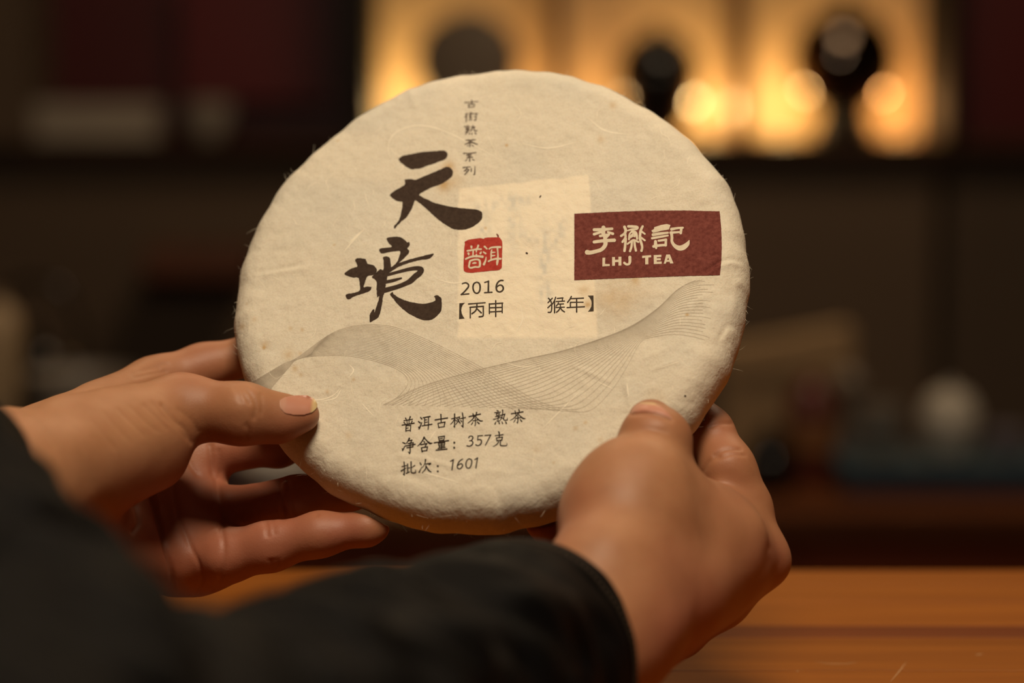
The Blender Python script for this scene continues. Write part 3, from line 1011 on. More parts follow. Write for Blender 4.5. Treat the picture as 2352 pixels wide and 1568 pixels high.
decal('brush_character', [
    poly_mesh(poly('265,470 305,435 420,440 460,470 485,530 560,545 605,575 640,630 630,670 570,720 480,745 440,840 415,930 480,918 540,930 545,960 510,1000 400,1040 260,1085 170,1135 130,1130 105,1080 120,1050 230,1030 345,985 345,880 325,770 250,765 160,745 85,700 150,640 230,600 300,580 290,520'), T2, True, .55),
    poly_mesh(poly('805,100 860,75 960,62 1060,80 1130,130 1160,160 1200,160 1205,210 1165,265 1195,300 1185,350 1150,390 1080,460 1000,530 900,610 870,600 960,530 1005,460 1025,390 1035,310 900,320 740,350 690,320 680,285 720,262 890,240 850,180'), T2, True, .5),
    poly_mesh(poly('830,690 960,610 1060,560 1200,510 1400,460 1540,440 1610,375 1605,355 1540,368 1400,402 1200,455 1000,525 870,600 790,650'), T2, True, .5),
    poly_mesh(poly('745,420 790,400 840,410 865,440 885,580 880,620 830,690 820,760 800,860 785,950 765,1040 745,1100 735,1190 715,1300 690,1390 650,1460 580,1500 525,1530 515,1460 520,1400 560,1330 595,1310 600,1360 640,1240 670,1150 680,1080 645,1095 635,950 630,820 560,765 580,720 640,670 700,620 750,630 755,500'), T2, True, .5),
    poly_mesh(poly('870,1040 910,1012 930,1050 1000,1100 1120,1155 1280,1195 1440,1215 1560,1195 1640,1160 1640,1110 1620,1090 1670,1070 1735,1105 1755,1180 1750,1290 1730,1360 1650,1440 1560,1490 1440,1492 1320,1450 1200,1385 1080,1300 980,1200 910,1110 880,1080'), T2, True, .55)]
    + [stroke_mesh(s, T2) for s in parse('835,715,50 1000,670,52 1200,620,62 1330,605,75 1400,630,95 1370,690,100 1300,745,100 1220,820,95 1150,860,80 1000,920,75 770,985,85; 800,840,55 920,815,55 1060,775,30')],
    M_BRUSH, cake, OFF)

# small printed characters: (zoom origin and scale, material, strokes per character)
TXT = []
C1 = (1040, 220, 15.675); C2 = (1040, 310, 15.675)
TXT += [(C1, M_COLUMN, s) for s in (
    '440,245,50 560,235,30 920,205,25; 685,165,50 690,300,50; 580,320,60 575,420,50; 590,310,28 790,310,35; 785,310,35 765,400,35; 580,415,28 770,405,28',
    '520,640,50 480,720,40 430,785,25; 500,690,50 485,930,45; 450,665,30 530,655,30; 590,640,35 700,625,35; 650,605,40 645,690,40; 590,690,25 690,680,25; 600,730,35 670,735,30; 610,780,40 670,770,30; 575,880,25 690,865,25; 600,820,20 680,815,20; 710,650,30 910,640,25; 850,640,45 830,870,45; 830,875,40 770,885,35; 770,740,30 800,760,25',
    '415,1110,40 620,1110,30; 530,1070,40 540,1110,50; 480,1160,32 480,1230,34; 480,1230,34 590,1230,34; 590,1230,34 590,1160,32; 480,1160,26 590,1160,26; 490,1195,20 580,1195,20; 450,1300,30 560,1280,50; 560,1260,45 500,1340,40 450,1400,25; 725,1090,50 690,1200,45 630,1280,30; 680,1130,40 800,1125,40; 770,1150,40 780,1240,45 830,1270,40 880,1245,30; 598,1355,45 605,1378,45; 690,1350,45 690,1390,45; 800,1345,45 845,1375,40')]
TXT += [(C2, M_COLUMN, s) for s in (
    '465,190,35 640,190,45 820,170,35; 560,165,35 600,200,30; 720,160,35 690,190,30; 630,220,45 560,280,45 435,345,30; 650,235,40 760,290,45 885,335,40; 530,305,35 690,280,40; 625,250,40 615,420,50; 560,370,30 520,405,25; 685,365,30 745,400,35',
    '400,665,60 470,660,30 620,665,40 840,630,35; 620,670,50 560,740,45; 505,730,45 570,720,50 580,780,50 510,830,40; 660,710,40 600,790,40; 570,820,45 680,800,40 720,810,35; 615,820,35 610,940,60; 520,885,30 445,940,25; 700,880,30 780,910,35',
    '380,1175,60 480,1160,35 640,1150,30; 510,1170,50 500,1220,45 410,1300,40; 480,1240,30 580,1250,45 520,1330,45 430,1425,40; 500,1300,25 460,1290,30; 670,1210,45 665,1310,50; 800,1130,25 795,1300,50 785,1420,50; 785,1420,45 755,1425,40')]
D = (1040, 630, 14.257)
TXT += [(D, M_MID, s) for s in (
    '310,310,38 370,285,42 440,280,45 510,330,52 515,400,52 460,480,50 370,580,48 275,665,46; 270,662,42 530,638,42',
    '785,255,42 860,290,50 895,380,54 890,500,54 850,590,50 780,620,44 710,580,50 670,490,54 665,390,54 700,300,50 785,255,42',
    '1045,265,40 1180,225,45; 1170,220,52 1165,590,58; 1040,600,42 1290,585,42',
    '1650,200,45 1570,200,48 1490,250,50 1435,350,55 1425,460,58 1460,545,52 1540,575,45 1620,535,52 1655,460,58 1625,380,52 1550,350,45 1470,390,42 1430,440,40',
    '515,970,42 1065,928,36; 790,950,48 790,1060,48 770,1150,46 720,1220,44 625,1290,46; 800,1130,42 935,1260,46; 575,1080,44 575,1425,44; 560,1078,42 1010,1045,42; 1000,1045,46 1000,1300,48 980,1370,44 860,1390,44',
    '1200,960,44 1200,1285,44; 1190,972,42 1640,940,42; 1620,940,42 1620,1255,42; 1210,1095,40 1610,1080,40; 1210,1230,40 1610,1210,40; 1408,860,46 1408,1380,48')]
D2 = (1240, 660, 16.8)
TXT += [(D2, M_MID, s) for s in (
    '330,415,45 400,490,50 450,600,52 460,750,52 450,880,50 415,955,46 320,960,46; 485,415,45 400,500,48 315,590,45; 440,660,45 310,785,48; 610,380,50 570,500,50 490,640,48; 570,540,52 570,975,56; 670,425,44 895,405,44; 880,410,44 865,520,44; 625,545,42 960,525,42; 720,590,44 690,650,44 630,720,44; 700,645,40 920,635,40; 620,775,40 955,760,40; 790,640,46 790,760,46 730,880,48 640,960,46; 800,790,46 860,880,46 955,945,46',
    '1215,350,54 1160,460,52 1070,575,50; 1200,435,42 1690,412,46; 1180,575,44 1675,570,40; 1180,580,54 1180,760,54; 1045,778,44 1725,745,46; 1420,430,54 1422,950,56')]
L1 = (915, 935, 11.76); L1B = (1115, 930, 23.52); L2 = (915, 990, 16.8); L2B = (1055, 980, 19.6); L3 = (915, 1040, 11.76)
TXT += [(L1, M_FINE, s) for s in (
    '195,290,30 215,330,28; 325,255,38 300,320,26; 150,365,26 385,325,28; 235,350,26 240,455,26; 290,340,26 290,450,26; 150,410,30 185,440,28; 375,375,30 345,430,24; 100,485,28 430,430,32; 210,500,30 205,650,32; 210,500,24 340,490,28; 335,490,28 325,650,30; 220,570,24 270,560,24; 210,635,24 320,625,24',
    '600,275,30 635,320,36; 540,385,30 590,420,40; 635,410,24 600,500,36 560,590,34; 545,535,30 570,560,30; 665,285,26 860,250,36; 710,280,28 710,490,28; 815,270,30 815,480,30 805,600,28; 720,345,22 775,340,22; 720,410,22 785,400,22; 640,505,24 910,460,32',
    '1150,195,38 1160,420,28; 990,345,32 1330,290,36; 1070,435,24 1095,555,34; 1070,435,24 1265,400,34; 1260,405,34 1235,525,30; 1090,545,24 1250,525,26',
    '1520,180,36 1520,540,32; 1435,315,26 1560,285,26; 1510,330,24 1470,400,24 1410,465,18; 1545,345,22 1580,375,28; 1500,510,26 1515,545,22; 1565,290,22 1660,260,30; 1655,260,28 1620,370,26 1550,470,20; 1580,300,24 1670,430,32; 1730,155,34 1750,300,30 1745,540,34; 1670,310,24 1815,280,30; 1685,355,26 1710,390,32; 1710,500,28 1745,535,24',
    '2015,175,32 2035,285,26; 2115,140,38 2100,240,26; 1910,255,32 2220,185,34; 2070,240,26 2000,330,28 1880,430,18; 2080,250,22 2160,330,30 2220,370,36 2275,370,24; 2080,300,28 2085,450,28 2070,500,26; 2015,370,24 2150,340,26; 2010,415,28 1970,475,22; 2130,395,26 2185,445,36')]
TXT += [(L1B, M_FINE, s) for s in (
    '620,290,40 690,325,70; 500,415,50 820,380,48; 590,470,50 600,570,45; 590,465,40 770,465,45; 755,465,42 735,550,42; 600,560,40 740,550,40; 530,630,42 770,610,48; 770,615,45 680,680,40; 440,775,55 560,750,45 800,690,30; 670,690,40 690,850,55 660,885,45; 610,840,35 660,880,40; 930,270,75 935,450,55 890,650,50 830,780,45 740,880,35; 790,565,48 1060,490,60; 1050,500,60 1000,650,55 990,770,60 1030,820,50 1190,810,50; 1190,810,50 1185,700,35; 820,650,40 940,720,50; 565,915,50 520,1030,70; 720,910,45 755,1000,75; 890,895,40 930,1000,65; 1085,890,45 1135,990,80',
    '1600,320,60 1645,540,45; 1790,250,60 1830,310,60 1795,500,40; 1400,475,60 2040,365,65; 1740,480,50 1650,600,55 1500,740,45 1330,830,25; 1770,490,40 1900,610,55 2030,720,80 2160,730,40; 1755,580,65 1755,850,60 1730,985,55; 1700,930,40 1730,975,40; 1620,725,50 1900,680,50; 1610,800,50 1530,935,35; 1870,770,40 1960,880,80')]
TXT += [(L2, M_FINE, s) for s in (
    '165,435,35 250,475,60; 265,560,30 210,660,45 165,745,55; 145,680,35 185,720,40; 425,280,70 370,390,45 290,490,30; 420,370,38 530,345,50; 520,350,45 490,430,40; 370,480,38 580,445,50; 575,445,45 560,610,45; 290,570,42 655,505,50; 330,640,45 570,605,42; 455,450,45 455,800,50 430,865,45; 385,800,35 430,855,40',
    '1000,235,70 930,370,50 840,490,45 740,580,25; 1010,270,45 1120,390,50 1220,470,75 1310,460,35; 985,390,40 1015,435,55; 870,525,48 1110,475,48; 1105,475,50 1035,580,42; 890,640,45 920,795,60; 895,640,42 1130,605,50; 1125,605,50 1100,745,45; 920,770,40 1110,745,42',
    '1545,220,42 1580,380,42; 1545,225,42 1790,190,45; 1780,190,45 1755,370,42; 1600,290,38 1710,270,36; 1590,365,40 1750,340,38; 1385,450,50 1640,410,42 1940,365,55; 1545,470,42 1580,620,42; 1550,470,38 1800,440,42; 1795,440,42 1775,570,42; 1590,530,34 1770,510,32; 1590,590,34 1770,570,32; 1670,460,42 1670,720,45; 1530,665,38 1810,620,45; 1455,735,48 1880,690,50',
    '2160,430,70 2162,460,70; 2155,625,70 2157,655,70')]
TXT += [(L2B, M_FINE, s) for s in (
    '425,490,55 470,430,50 545,415,45 605,455,55 600,540,58 540,615,50 460,630,42; 540,625,42 605,680,58 605,760,60 540,840,55 440,875,48 345,855,60',
    '1050,395,48 850,410,45; 845,400,48 825,600,45; 825,600,40 900,570,50 980,600,62 1000,680,62 960,780,58 880,840,50 800,840,50 740,805,55',
    '1150,390,48 1430,365,45; 1415,370,50 1180,825,50',
    '1770,225,60 1800,290,65 1800,490,48; 1620,405,48 1975,355,55; 1670,490,50 1700,650,45; 1670,500,40 1950,465,55; 1940,470,58 1915,610,50; 1700,615,42 1920,590,45; 1775,660,48 1720,760,50 1620,840,40 1520,890,25; 1860,620,60 1845,760,55 1870,840,55 1980,855,50 2130,840,45 2145,740,22')]
TXT += [(L3, M_FINE, s) for s in (
    '155,245,34 165,400,32 160,600,34; 95,370,26 220,340,26; 75,490,34 215,400,20; 135,570,26 160,600,26; 250,300,34 255,540,30; 210,555,30 305,510,24; 265,410,24 310,400,26; 345,240,38 350,500,32 385,540,32 465,535,32; 465,535,32 465,465,22; 445,340,34 365,395,20',
    '585,260,26 615,320,40; 635,380,20 600,450,26 565,520,44; 735,180,44 720,280,26 655,395,20; 730,300,24 870,285,44; 870,295,36 830,325,24; 745,340,32 735,430,34 645,540,20; 755,360,26 820,470,40 890,515,26',
    '1065,352,52 1067,362,52; 1065,492,52 1067,502,52',
    '1410,225,30 1495,180,30; 1485,185,36 1450,455,36',
    '1740,165,26 1660,215,34 1605,310,36 1595,390,36 1645,430,32 1710,395,36 1735,330,36 1690,290,32 1610,340,24',
    '1915,155,28 1975,190,34 1980,280,36 1945,380,34 1885,415,28 1835,370,36 1830,270,36 1865,190,32 1915,155,28',
    '2065,180,28 2145,130,28; 2140,130,34 2095,405,36')]
for tf, m, s in TXT:
    decal('printed_character', [stroke_mesh(st, tf) for st in parse(s)], m, cake, OFF)
decal('printed_bracket', [poly_mesh(poly('215,950 400,930 330,1000 290,1090 280,1180 295,1280 340,1380 390,1445 205,1465'), D, False)], M_MID, cake, OFF)
decal('printed_bracket', [poly_mesh(poly('1850,320 2070,312 2080,920 1855,935 1930,850 1985,740 2000,600 1980,490 1920,390'), D2, False)], M_MID, cake, OFF)

# red seal
S = (1050, 535, 15.683)
seal = decal('red_seal_stamp', [poly_mesh(poly('265,330 330,285 430,240 600,212 850,188 960,212 1000,180 1200,160 1420,158 1540,165 1555,200 1620,290 1630,450 1620,800 1610,1220 1570,1290 1480,1340 1260,1355 1050,1380 700,1415 500,1435 320,1410 250,1365 232,1290 240,900 255,560 275,400'), S, True, .3)], M_RED, cake, OFF)
seal['label'] = 'square red seal with two pale characters'
for s in ('515,490,80 520,550,50; 370,650,60 560,620,60 720,590,65 870,590,60; 765,455,70 740,530,60 690,600,60; 580,640,52 575,760,50 570,840,56; 695,620,66 695,710,24; 700,770,40 690,850,90; 410,740,80 420,795,50; 870,690,45 840,745,70; 310,945,60 440,885,70 580,850,75 760,845,75 920,865,90; 470,1010,65 650,960,62 790,980,70 825,1080,76 815,1200,72 760,1235,62 640,1230,62 500,1262,66 430,1220,58 445,1110,66 470,1010,65; 560,1100,40 640,1085,70 680,1090,50',
          '990,495,70 1080,580,50; 950,690,50 1030,745,65; 1045,870,25 1025,1000,60 965,1140,85; 1155,580,55 1230,535,60 1380,515,70 1560,515,80; 1455,550,60 1470,750,52 1470,920,70 1450,1060,85 1440,1150,50; 1255,610,40 1230,700,52 1225,950,48; 1240,710,62 1370,700,35; 1240,830,62 1360,815,38; 1130,1030,60 1240,975,66 1400,935,70 1570,935,72'):
    decal('seal_character', [stroke_mesh(st, S) for st in parse(s)], M_BLANK, seal, OFF + .00007)
decal('ink_fleck', [stroke_mesh(st, S) for st in parse('1425,40,30 1460,80,60 1480,130,60')], M_MAROON, cake, OFF)

# maroon brand panel with pale logo characters and letters
panel = decal('maroon_brand_panel', [poly_mesh(np.array([(1319, 491), (1400, 487), (1480, 484), (1570, 483.5), (1653, 485.5), (1656.5, 520), (1658, 560), (1657, 600), (1653.5, 632), (1570, 634), (1480, 637), (1400, 640), (1319, 643.5), (1319.3, 570)]), (0, 0, 1), False, .35, 3.2)], M_MAROON, cake, OFF + .00004)
panel['label'] = 'maroon rectangle with pale characters and capital letters'
G = (1330, 500, 8.711)
LOGO = [
    [stroke_mesh(s, G) for s in parse('300,245,60 480,240,62 665,225,50; 490,195,75 485,300,85 500,350,60; 300,335,55 440,290,50; 575,290,40 680,325,55; 420,370,50 600,340,50; 590,350,50 545,395,55; 510,370,55 530,480,85 520,560,80 450,640,75 330,680,75 230,702,80 160,695,95; 300,490,60 500,465,65 710,455,70')],
    [stroke_mesh(s, G) for s in parse('910,185,55 935,260,56 910,320,50 840,370,45; 925,330,50 930,400,45 870,490,45; 935,420,50 925,550,50 910,670,50; 985,178,50 1080,182,52 1165,195,55 1150,232,40 1060,238,38 975,262,28; 970,530,35 1060,465,42 1110,455,42 1190,490,40; 1060,480,45 1050,580,45 1020,675,45; 1110,480,45 1120,580,45 1140,665,45; 1275,175,45 1235,260,50 1225,330,50 1220,420,50 1250,520,50 1265,600,45 1250,668,50; 1250,280,40 1320,330,35; 1240,400,40 1320,460,35; 1060,270,30 1010,340,34 1000,440,36; 1070,265,34 1140,310,50 1165,430,40; 1035,300,26 1090,290,40 1120,330,50 1110,380,40; 1020,380,24 1080,330,40; 1020,410,24 1080,370,34')],
    [poly_mesh(poly('1505,195 1640,150 1760,130 1830,150 1800,240 1640,268 1560,290 1480,305 1445,265 1500,230'), G, False)] +
    [stroke_mesh(s, G) for s in parse('1480,345,60 1640,320,55 1780,305,40; 1460,415,45 1640,385,45 1780,360,35; 1530,475,55 1535,560,70 1545,615,40; 1590,465,40 1740,445,50; 1740,440,50 1735,560,50; 1490,580,55 1600,560,50 1740,550,50; 1850,235,60 1960,215,45 2080,205,40; 2050,215,50 2035,315,50; 1830,305,50 2040,290,40; 1850,300,60 1860,400,55 1860,480,55 1910,560,70 2000,610,100 2090,595,105 2170,530,80 2205,460,20')],
    [poly_mesh(poly('470,805 525,802 522,930 615,930 615,970 468,978'), G, False)],
    [poly_mesh(poly('662,792 720,790 720,845 790,842 790,786 848,785 848,960 790,963 790,890 720,893 720,965 664,968'), G, False)],
    [stroke_mesh(s, G) for s in parse('1018,790,60 1018,885,55 1000,930,45 950,938,45 905,905,45')],
    [poly_mesh(poly('1265,765 1442,752 1445,795 1388,800 1388,935 1325,938 1325,805 1265,812'), G, False)],
    [poly_mesh(poly('1495,752 1648,745 1648,790 1555,795 1555,815 1635,812 1635,855 1555,858 1555,882 1655,880 1655,925 1497,932'), G, False)],
    [poly_mesh(poly('1745,742 1785,741 1785,800 1762,850 1785,849 1785,886 1750,888 1738,922 1695,925'), G, False), poly_mesh(poly('1785,741 1820,740 1890,918 1825,920 1812,885 1785,886 1785,849 1803,848 1785,800'), G, False)],
]
for g in LOGO:
    decal('logo_character', g, M_BLANK, panel, OFF + .00011)
for sp_ in ([[1209, 581, 4.0], [1211, 582, 4.0]], [[1242, 450, 3], [1240, 453, 3]], [[1573, 909, 3.5], [1575, 909.5, 3.5]]):
    decal('paper_speck', [stroke_mesh(np.array(sp_), (0, 0, 1))], M_BRUSH, cake, OFF)

# fine contour lines of the mountains, joined (too thin to pick apart)
A_U = np.array([(569, 884), (649.5, 836), (681, 822), (775, 759), (872, 746), (958, 770), (1104, 842), (1222, 914), (1310, 945)], float)
A_L = np.array([(612, 905), (661, 847), (684, 825), (735, 817), (814, 819), (902, 843), (937, 874), (917, 908), (880, 930)], float)
B_U = np.array([(880, 930), (968, 887), (1095, 850), (1212, 823), (1303, 802), (1429, 758), (1503, 713), (1556, 665), (1598, 644), (1640, 640)], float)
B_L = np.array([(1240, 939), (1303, 944), (1358, 941), (1408, 892), (1440, 842), (1471, 787), (1499, 774), (1556, 768), (1614, 779), (1640, 792)], float)
lines = []
jr = np.random.default_rng(3)
for U_, L_, n in ((A_U, A_L, 24), (B_U, B_L, 22)):
    for i in range(n):
        t_ = (i / (n - 1)) ** (1.45 if U_ is B_U else 1.0)
        c = catmull(U_ * (1 - t_) + L_ * t_, 14)
        c = c[:len(c) - int(jr.uniform(0, 16 if U_ is B_U else 3))]
        lines.append(np.concatenate([c, np.full((len(c), 1), .68)], 1))


def thin_lines(ls, tf=(0, 0, 1)):
    out = []
    for c in ls:
        xy = c[:, :2]; w = c[:, 2] / 2
        d = np.gradient(xy, axis=0); d /= np.maximum(np.linalg.norm(d, axis=1), 1e-9)[:, None]
        nn = np.stack([-d[:, 1], d[:, 0]], 1) * w[:, None]
        v = np.concatenate([xy - nn, xy + nn]); n = len(xy)
        out.append((v, [(k, k + 1, n + k + 1, n + k) for k in range(n - 1)]))
    return out


o = decal('contour_line_print', thin_lines(lines), M_LINE, cake, OFF * .7, 'stuff', 2e-7)

# long bast fibres in the paper
fib = [[(896, 362), (892, 335), (905, 308), (940, 291), (985, 290), (1030, 305), (1065, 322), (1110, 345), (1150, 368)],
       [(800, 560), (830, 530)], [(790, 578), (812, 552), (838, 525)], [(700, 916), (735, 918), (765, 908), (783, 890)], [(735, 922), (770, 914), (784, 893)],
       [(800, 835), (812, 850), (800, 868)], [(830, 925), (858, 955)], [(1165, 985), (1120, 1018)], [(1245, 985), (1290, 940), (1330, 900)], [(1195, 700), (1200, 735), (1180, 770)],
       [(960, 1082), (1000, 1092), (1060, 1110)], [(985, 1012), (1000, 990)], [(1440, 880), (1444, 912)], [(1370, 875), (1408, 893)], [(1508, 848), (1560, 830)],
       [(1200, 330), (1260, 340), (1330, 325)], [(1350, 270), (1390, 300), (1450, 310)], [(1000, 640), (1040, 650), (1080, 645)], [(1150, 830), (1200, 842), (1250, 838)]]
L = []
for f_ in fib:
    c = catmull(np.array(f_, float), 8)
    w = 3.0 * np.sin(np.linspace(.25, math.pi - .25, len(c)))
    L.append(np.concatenate([c, w[:, None]], 1))
fr = np.random.default_rng(5)
for _ in range(115):
    a = fr.uniform(0, 2 * math.pi); r_ = math.sqrt(fr.uniform(0, 1)) * .093
    q = proj(CC + r_ * math.cos(a) * CU + r_ * math.sin(a) * CV + CN * CT)
    n = 5; h0 = fr.uniform(0, 6.28); ln = fr.uniform(18, 70)
    pts = [q[:2]]
    for k_ in range(n):
        h0 += fr.normal(0, .45)
        pts.append(pts[-1] + ln / n * np.array([math.cos(h0), math.sin(h0) * .85]))
    c = catmull(np.array(pts), 5)
    w = fr.uniform(.7, 1.6) * np.sin(np.linspace(.2, math.pi - .2, len(c)))
    u, v = px_plane(c[:, 0], c[:, 1], CT)
    if np.hypot(u, v).max() < .095:
        L.append(np.concatenate([c, w[:, None]], 1))
decal('paper_fibre', thin_lines(L), M_FIBRE, cake, .00005, 'stuff', 1e-7)

# loose fuzz at the paper edge
V, Fc = [], []
for _ in range(420):
    a = fr.uniform(0, 2 * math.pi); tt = fr.uniform(-.6, 1.2)
    R0 = rim_r(np.array([a]))[0]
    er = math.cos(a) * CU + math.sin(a) * CV
    nn = math.cos(tt) * er + math.sin(tt) * CN
    p0 = CC + (R0 - CRR + (CRR - .0004) * math.cos(tt)) * er + (CT - .0004) * math.sin(tt) * CN
    tan = np.cross(er, CN)
    d = nn * fr.uniform(.3, 1) + tan * fr.normal(0, .8) + CN * fr.normal(0, .3)
    d /= np.linalg.norm(d)
    ln = fr.uniform(.0008, .0034) if fr.uniform() < .9 else fr.uniform(.003, .006)
    bend = tan * fr.normal(0, .5) + CN * fr.normal(0, .4)
    side = np.cross(d, FWD); side /= max(np.linalg.norm(side), 1e-6)
    w = fr.uniform(.00002, .00005)
    b0 = len(V)
    for s in np.linspace(0, 1, 5):
        p = p0 + d * ln * s + bend * ln * s * s * .6
        V += [p - side * w * (1 - .7 * s), p + side * w * (1 - .7 * s)]
    Fc += [(b0 + 2 * k_, b0 + 2 * k_ + 1, b0 + 2 * k_ + 3, b0 + 2 * k_ + 2) for k_ in range(4)]
mesh_obj('edge_fuzz', np.array(V), Fc, M_FIBRE, cake, True, 'stuff')

# ------------------------------------------------------------------ hands (distance field -> one continuous surface)
def plane_d(px, py):
    """depth of the paper face (as an endless plane) at a pixel"""
    u, v = px_plane(np.array(px, float), np.array(py, float), CT)
    q = CC + u * CU + v * CV + CT * CN - CAM
    return float(q @ FWD)


class Field:
    def __init__(s, lo, hi, h):
        s.lo = np.array(lo); s.h = h
        s.n = np.ceil((np.array(hi) - s.lo) / h).astype(int) + 1
        s.ax = [s.lo[i] + h * np.arange(s.n[i]) for i in range(3)]

    def new(s):
        return np.full(s.n, .03, np.float32)

    def sub(s, lo, hi):
        a = np.maximum(np.floor((lo - s.lo) / s.h).astype(int), 0)
        b = np.minimum(np.ceil((hi - s.lo) / s.h).astype(int) + 1, s.n)
        sl = tuple(slice(x, y) for x, y in zip(a, b))
        X, Y, Z = np.meshgrid(*[s.ax[i][sl[i]] for i in range(3)], indexing='ij')
        return sl, np.stack([X, Y, Z], -1)


def smin(a, b, k):
    h = np.maximum(k - np.abs(a - b), 0) / k
    return np.minimum(a, b) - h * h * k * .25


def cone_sdf(p, a, b, r1, r2):
    ba = b - a
    l2 = ba @ ba; rr = r1 - r2
    a2 = l2 - rr * rr; il2 = 1 / l2
    pa = p - a
    y = pa @ ba; z = y - l2
    x2 = ((pa * l2 - y[..., None] * ba) ** 2).sum(-1)
    y2 = y * y * l2; z2 = z * z * l2
    k = np.sign(rr) * rr * rr * x2
    d = (np.sqrt(np.maximum(x2 * a2 * il2, 0)) + y * rr) * il2 - r1
    d = np.where(np.sign(z) * a2 * z2 > k, np.sqrt(x2 + z2) * il2 - r2, d)
    d = np.where(np.sign(y) * a2 * y2 < k, np.sqrt(x2 + y2) * il2 - r1, d)
    return d


def add(F, S, a, b, k):
    """a, b = (px, py, depth, radius px)"""
    A, B = P(*a[:3]), P(*b[:3])
    ra, rb = a[3] * a[2] / FPX, b[3] * b[2] / FPX
    m = k + .006
    lo = np.minimum(A - ra, B - rb) - m; hi = np.maximum(A + ra, B + rb) + m
    sl, p = F.sub(lo, hi)
    if np.linalg.norm(B - A) < abs(ra - rb) + 1e-5:
        d = np.linalg.norm(p - A, axis=-1) - max(ra, rb)
    else:
        d = cone_sdf(p, A, B, ra, rb)
    S[sl] = smin(S[sl], d.astype(np.float32), k)


def chain(F, S, pts, k=.004):
    for a, b in zip(pts, pts[1:]):
        add(F, S, a, b, k)


def surface_nets(S, F):
    ins = S < 0
    n = np.array(S.shape) - 1
    cnt = np.zeros(n, np.int8)
    acc = np.zeros((*n, 3), np.float32)
    corners = [(i, j, k) for i in (0, 1) for j in (0, 1) for k in (0, 1)]
    cs = lambda A, c: A[c[0]:c[0] + n[0], c[1]:c[1] + n[1], c[2]:c[2] + n[2]]
    for c in corners:
        for ax in range(3):
            if c[ax]:
                continue
            e = list(c); e[ax] = 1
            a, b = cs(S, c), cs(S, e)
            m = cs(ins, c) != cs(ins, e)
            idx = np.nonzero(m)
            t_ = a[idx] / (a[idx] - b[idx])
            q = np.zeros((len(t_), 3), np.float32) + np.array(c, np.float32)
            q[:, ax] += t_
            acc[idx] += q
            cnt[idx] += 1
    act = np.nonzero(cnt > 0)
    vid = np.full(n, -1, np.int64)
    vid[act] = np.arange(len(act[0]))
    v = np.stack(act, 1) + acc[act] / cnt[act][:, None]
    v = F.lo + v * F.h
    faces = []
    for ax in range(3):
        o1, o2 = [(1, 2), (2, 0), (0, 1)][ax]
        sl0 = [slice(None)] * 3; sl1 = [slice(None)] * 3
        sl0[ax] = slice(0, n[ax]); sl1[ax] = slice(1, n[ax] + 1)
        for o in (o1, o2):
            sl0[o] = slice(1, n[o]); sl1[o] = slice(1, n[o])
        a, b = ins[tuple(sl0)], ins[tuple(sl1)]
        I = np.stack(np.nonzero(a != b), 1)
        up = a[tuple(I.T)]
        I[:, o1] += 1; I[:, o2] += 1
        def cell(d1, d2):
            J = I.copy(); J[:, o1] += d1; J[:, o2] += d2
            return vid[tuple(J.T)]
        q = np.stack([cell(-1, -1), cell(0, -1), cell(0, 0), cell(-1, 0)], 1)
        q[~up] = q[~up][:, ::-1]
        faces.append(q)
    f = np.concatenate(faces)
    f = f[(f >= 0).all(1)]
    return v, f


def vnormals(v, f):
    t1 = np.cross(v[f[:, 1]] - v[f[:, 0]], v[f[:, 2]] - v[f[:, 0]]) + np.cross(v[f[:, 2]] - v[f[:, 0]], v[f[:, 3]] - v[f[:, 0]])
    n = np.zeros_like(v)
    for i in range(4):
        np.add.at(n, f[:, i], t1)
    return n / np.maximum(np.linalg.norm(n, axis=1), 1e-12)[:, None]


def relax(v, f, it, lam=.5):
    e = np.concatenate([f[:, [0, 1]], f[:, [1, 2]], f[:, [2, 3]], f[:, [3, 0]]])
    e = np.concatenate([e, e[:, ::-1]])
    deg = np.bincount(e[:, 0], minlength=len(v))
    for _ in range(it):
        s = np.stack([np.bincount(e[:, 0], weights=v[e[:, 1], i], minlength=len(v)) for i in range(3)], 1)
        v = v + lam * (s / np.maximum(deg, 1)[:, None] - v)
    return v


def cake_cut(F, S):
    """press the skin against the cake instead of running through it"""
    X, Y, Z = np.meshgrid(*F.ax, indexing='ij')
    q = np.stack([X, Y, Z], -1) - CC
    u, v, n = q @ CU, q @ CV, q @ CN
    dx = np.hypot(u, v) - (CR - CRR + .0003); dn = np.abs(n) - 0.0
    k = CT / CRR
    d = np.where(dx > 0, np.hypot(np.maximum(dx, 0), dn / k) - CRR, (dn - CT))
    d = d.astype(np.float32)
    return np.maximum(S, -(d - .0010))


def creases(v, nrm, specs):
    """specs: (pixel polyline, depth in m (negative = groove), width px, max depth behind nearest)"""
    pj = proj(v)
    facing = (nrm * (CAM - v)).sum(1) > 0
    out = np.zeros(len(v))
    for pts, h, w, *zr in specs:
        c = catmull(np.array(pts, float), 5)
        lo = c.min(0) - 4 * w; hi = c.max(0) + 4 * w
        m = ((pj[:, :2] > lo) & (pj[:, :2] < hi)).all(1) & facing
        if zr:
            m &= (pj[:, 2] > zr[0][0]) & (pj[:, 2] < zr[0][1])
        if not m.any():
            continue
        ii = np.nonzero(m)[0]
        out[ii] += h * np.exp(-(seg_dist(pj[ii, :2], c) / w) ** 2)
    return v + nrm * out[:, None]


person = empty('person', P(200, 1500, .70), 'person in a dark jacket, only both hands and forearms visible, holding up the tea cake', 'person')


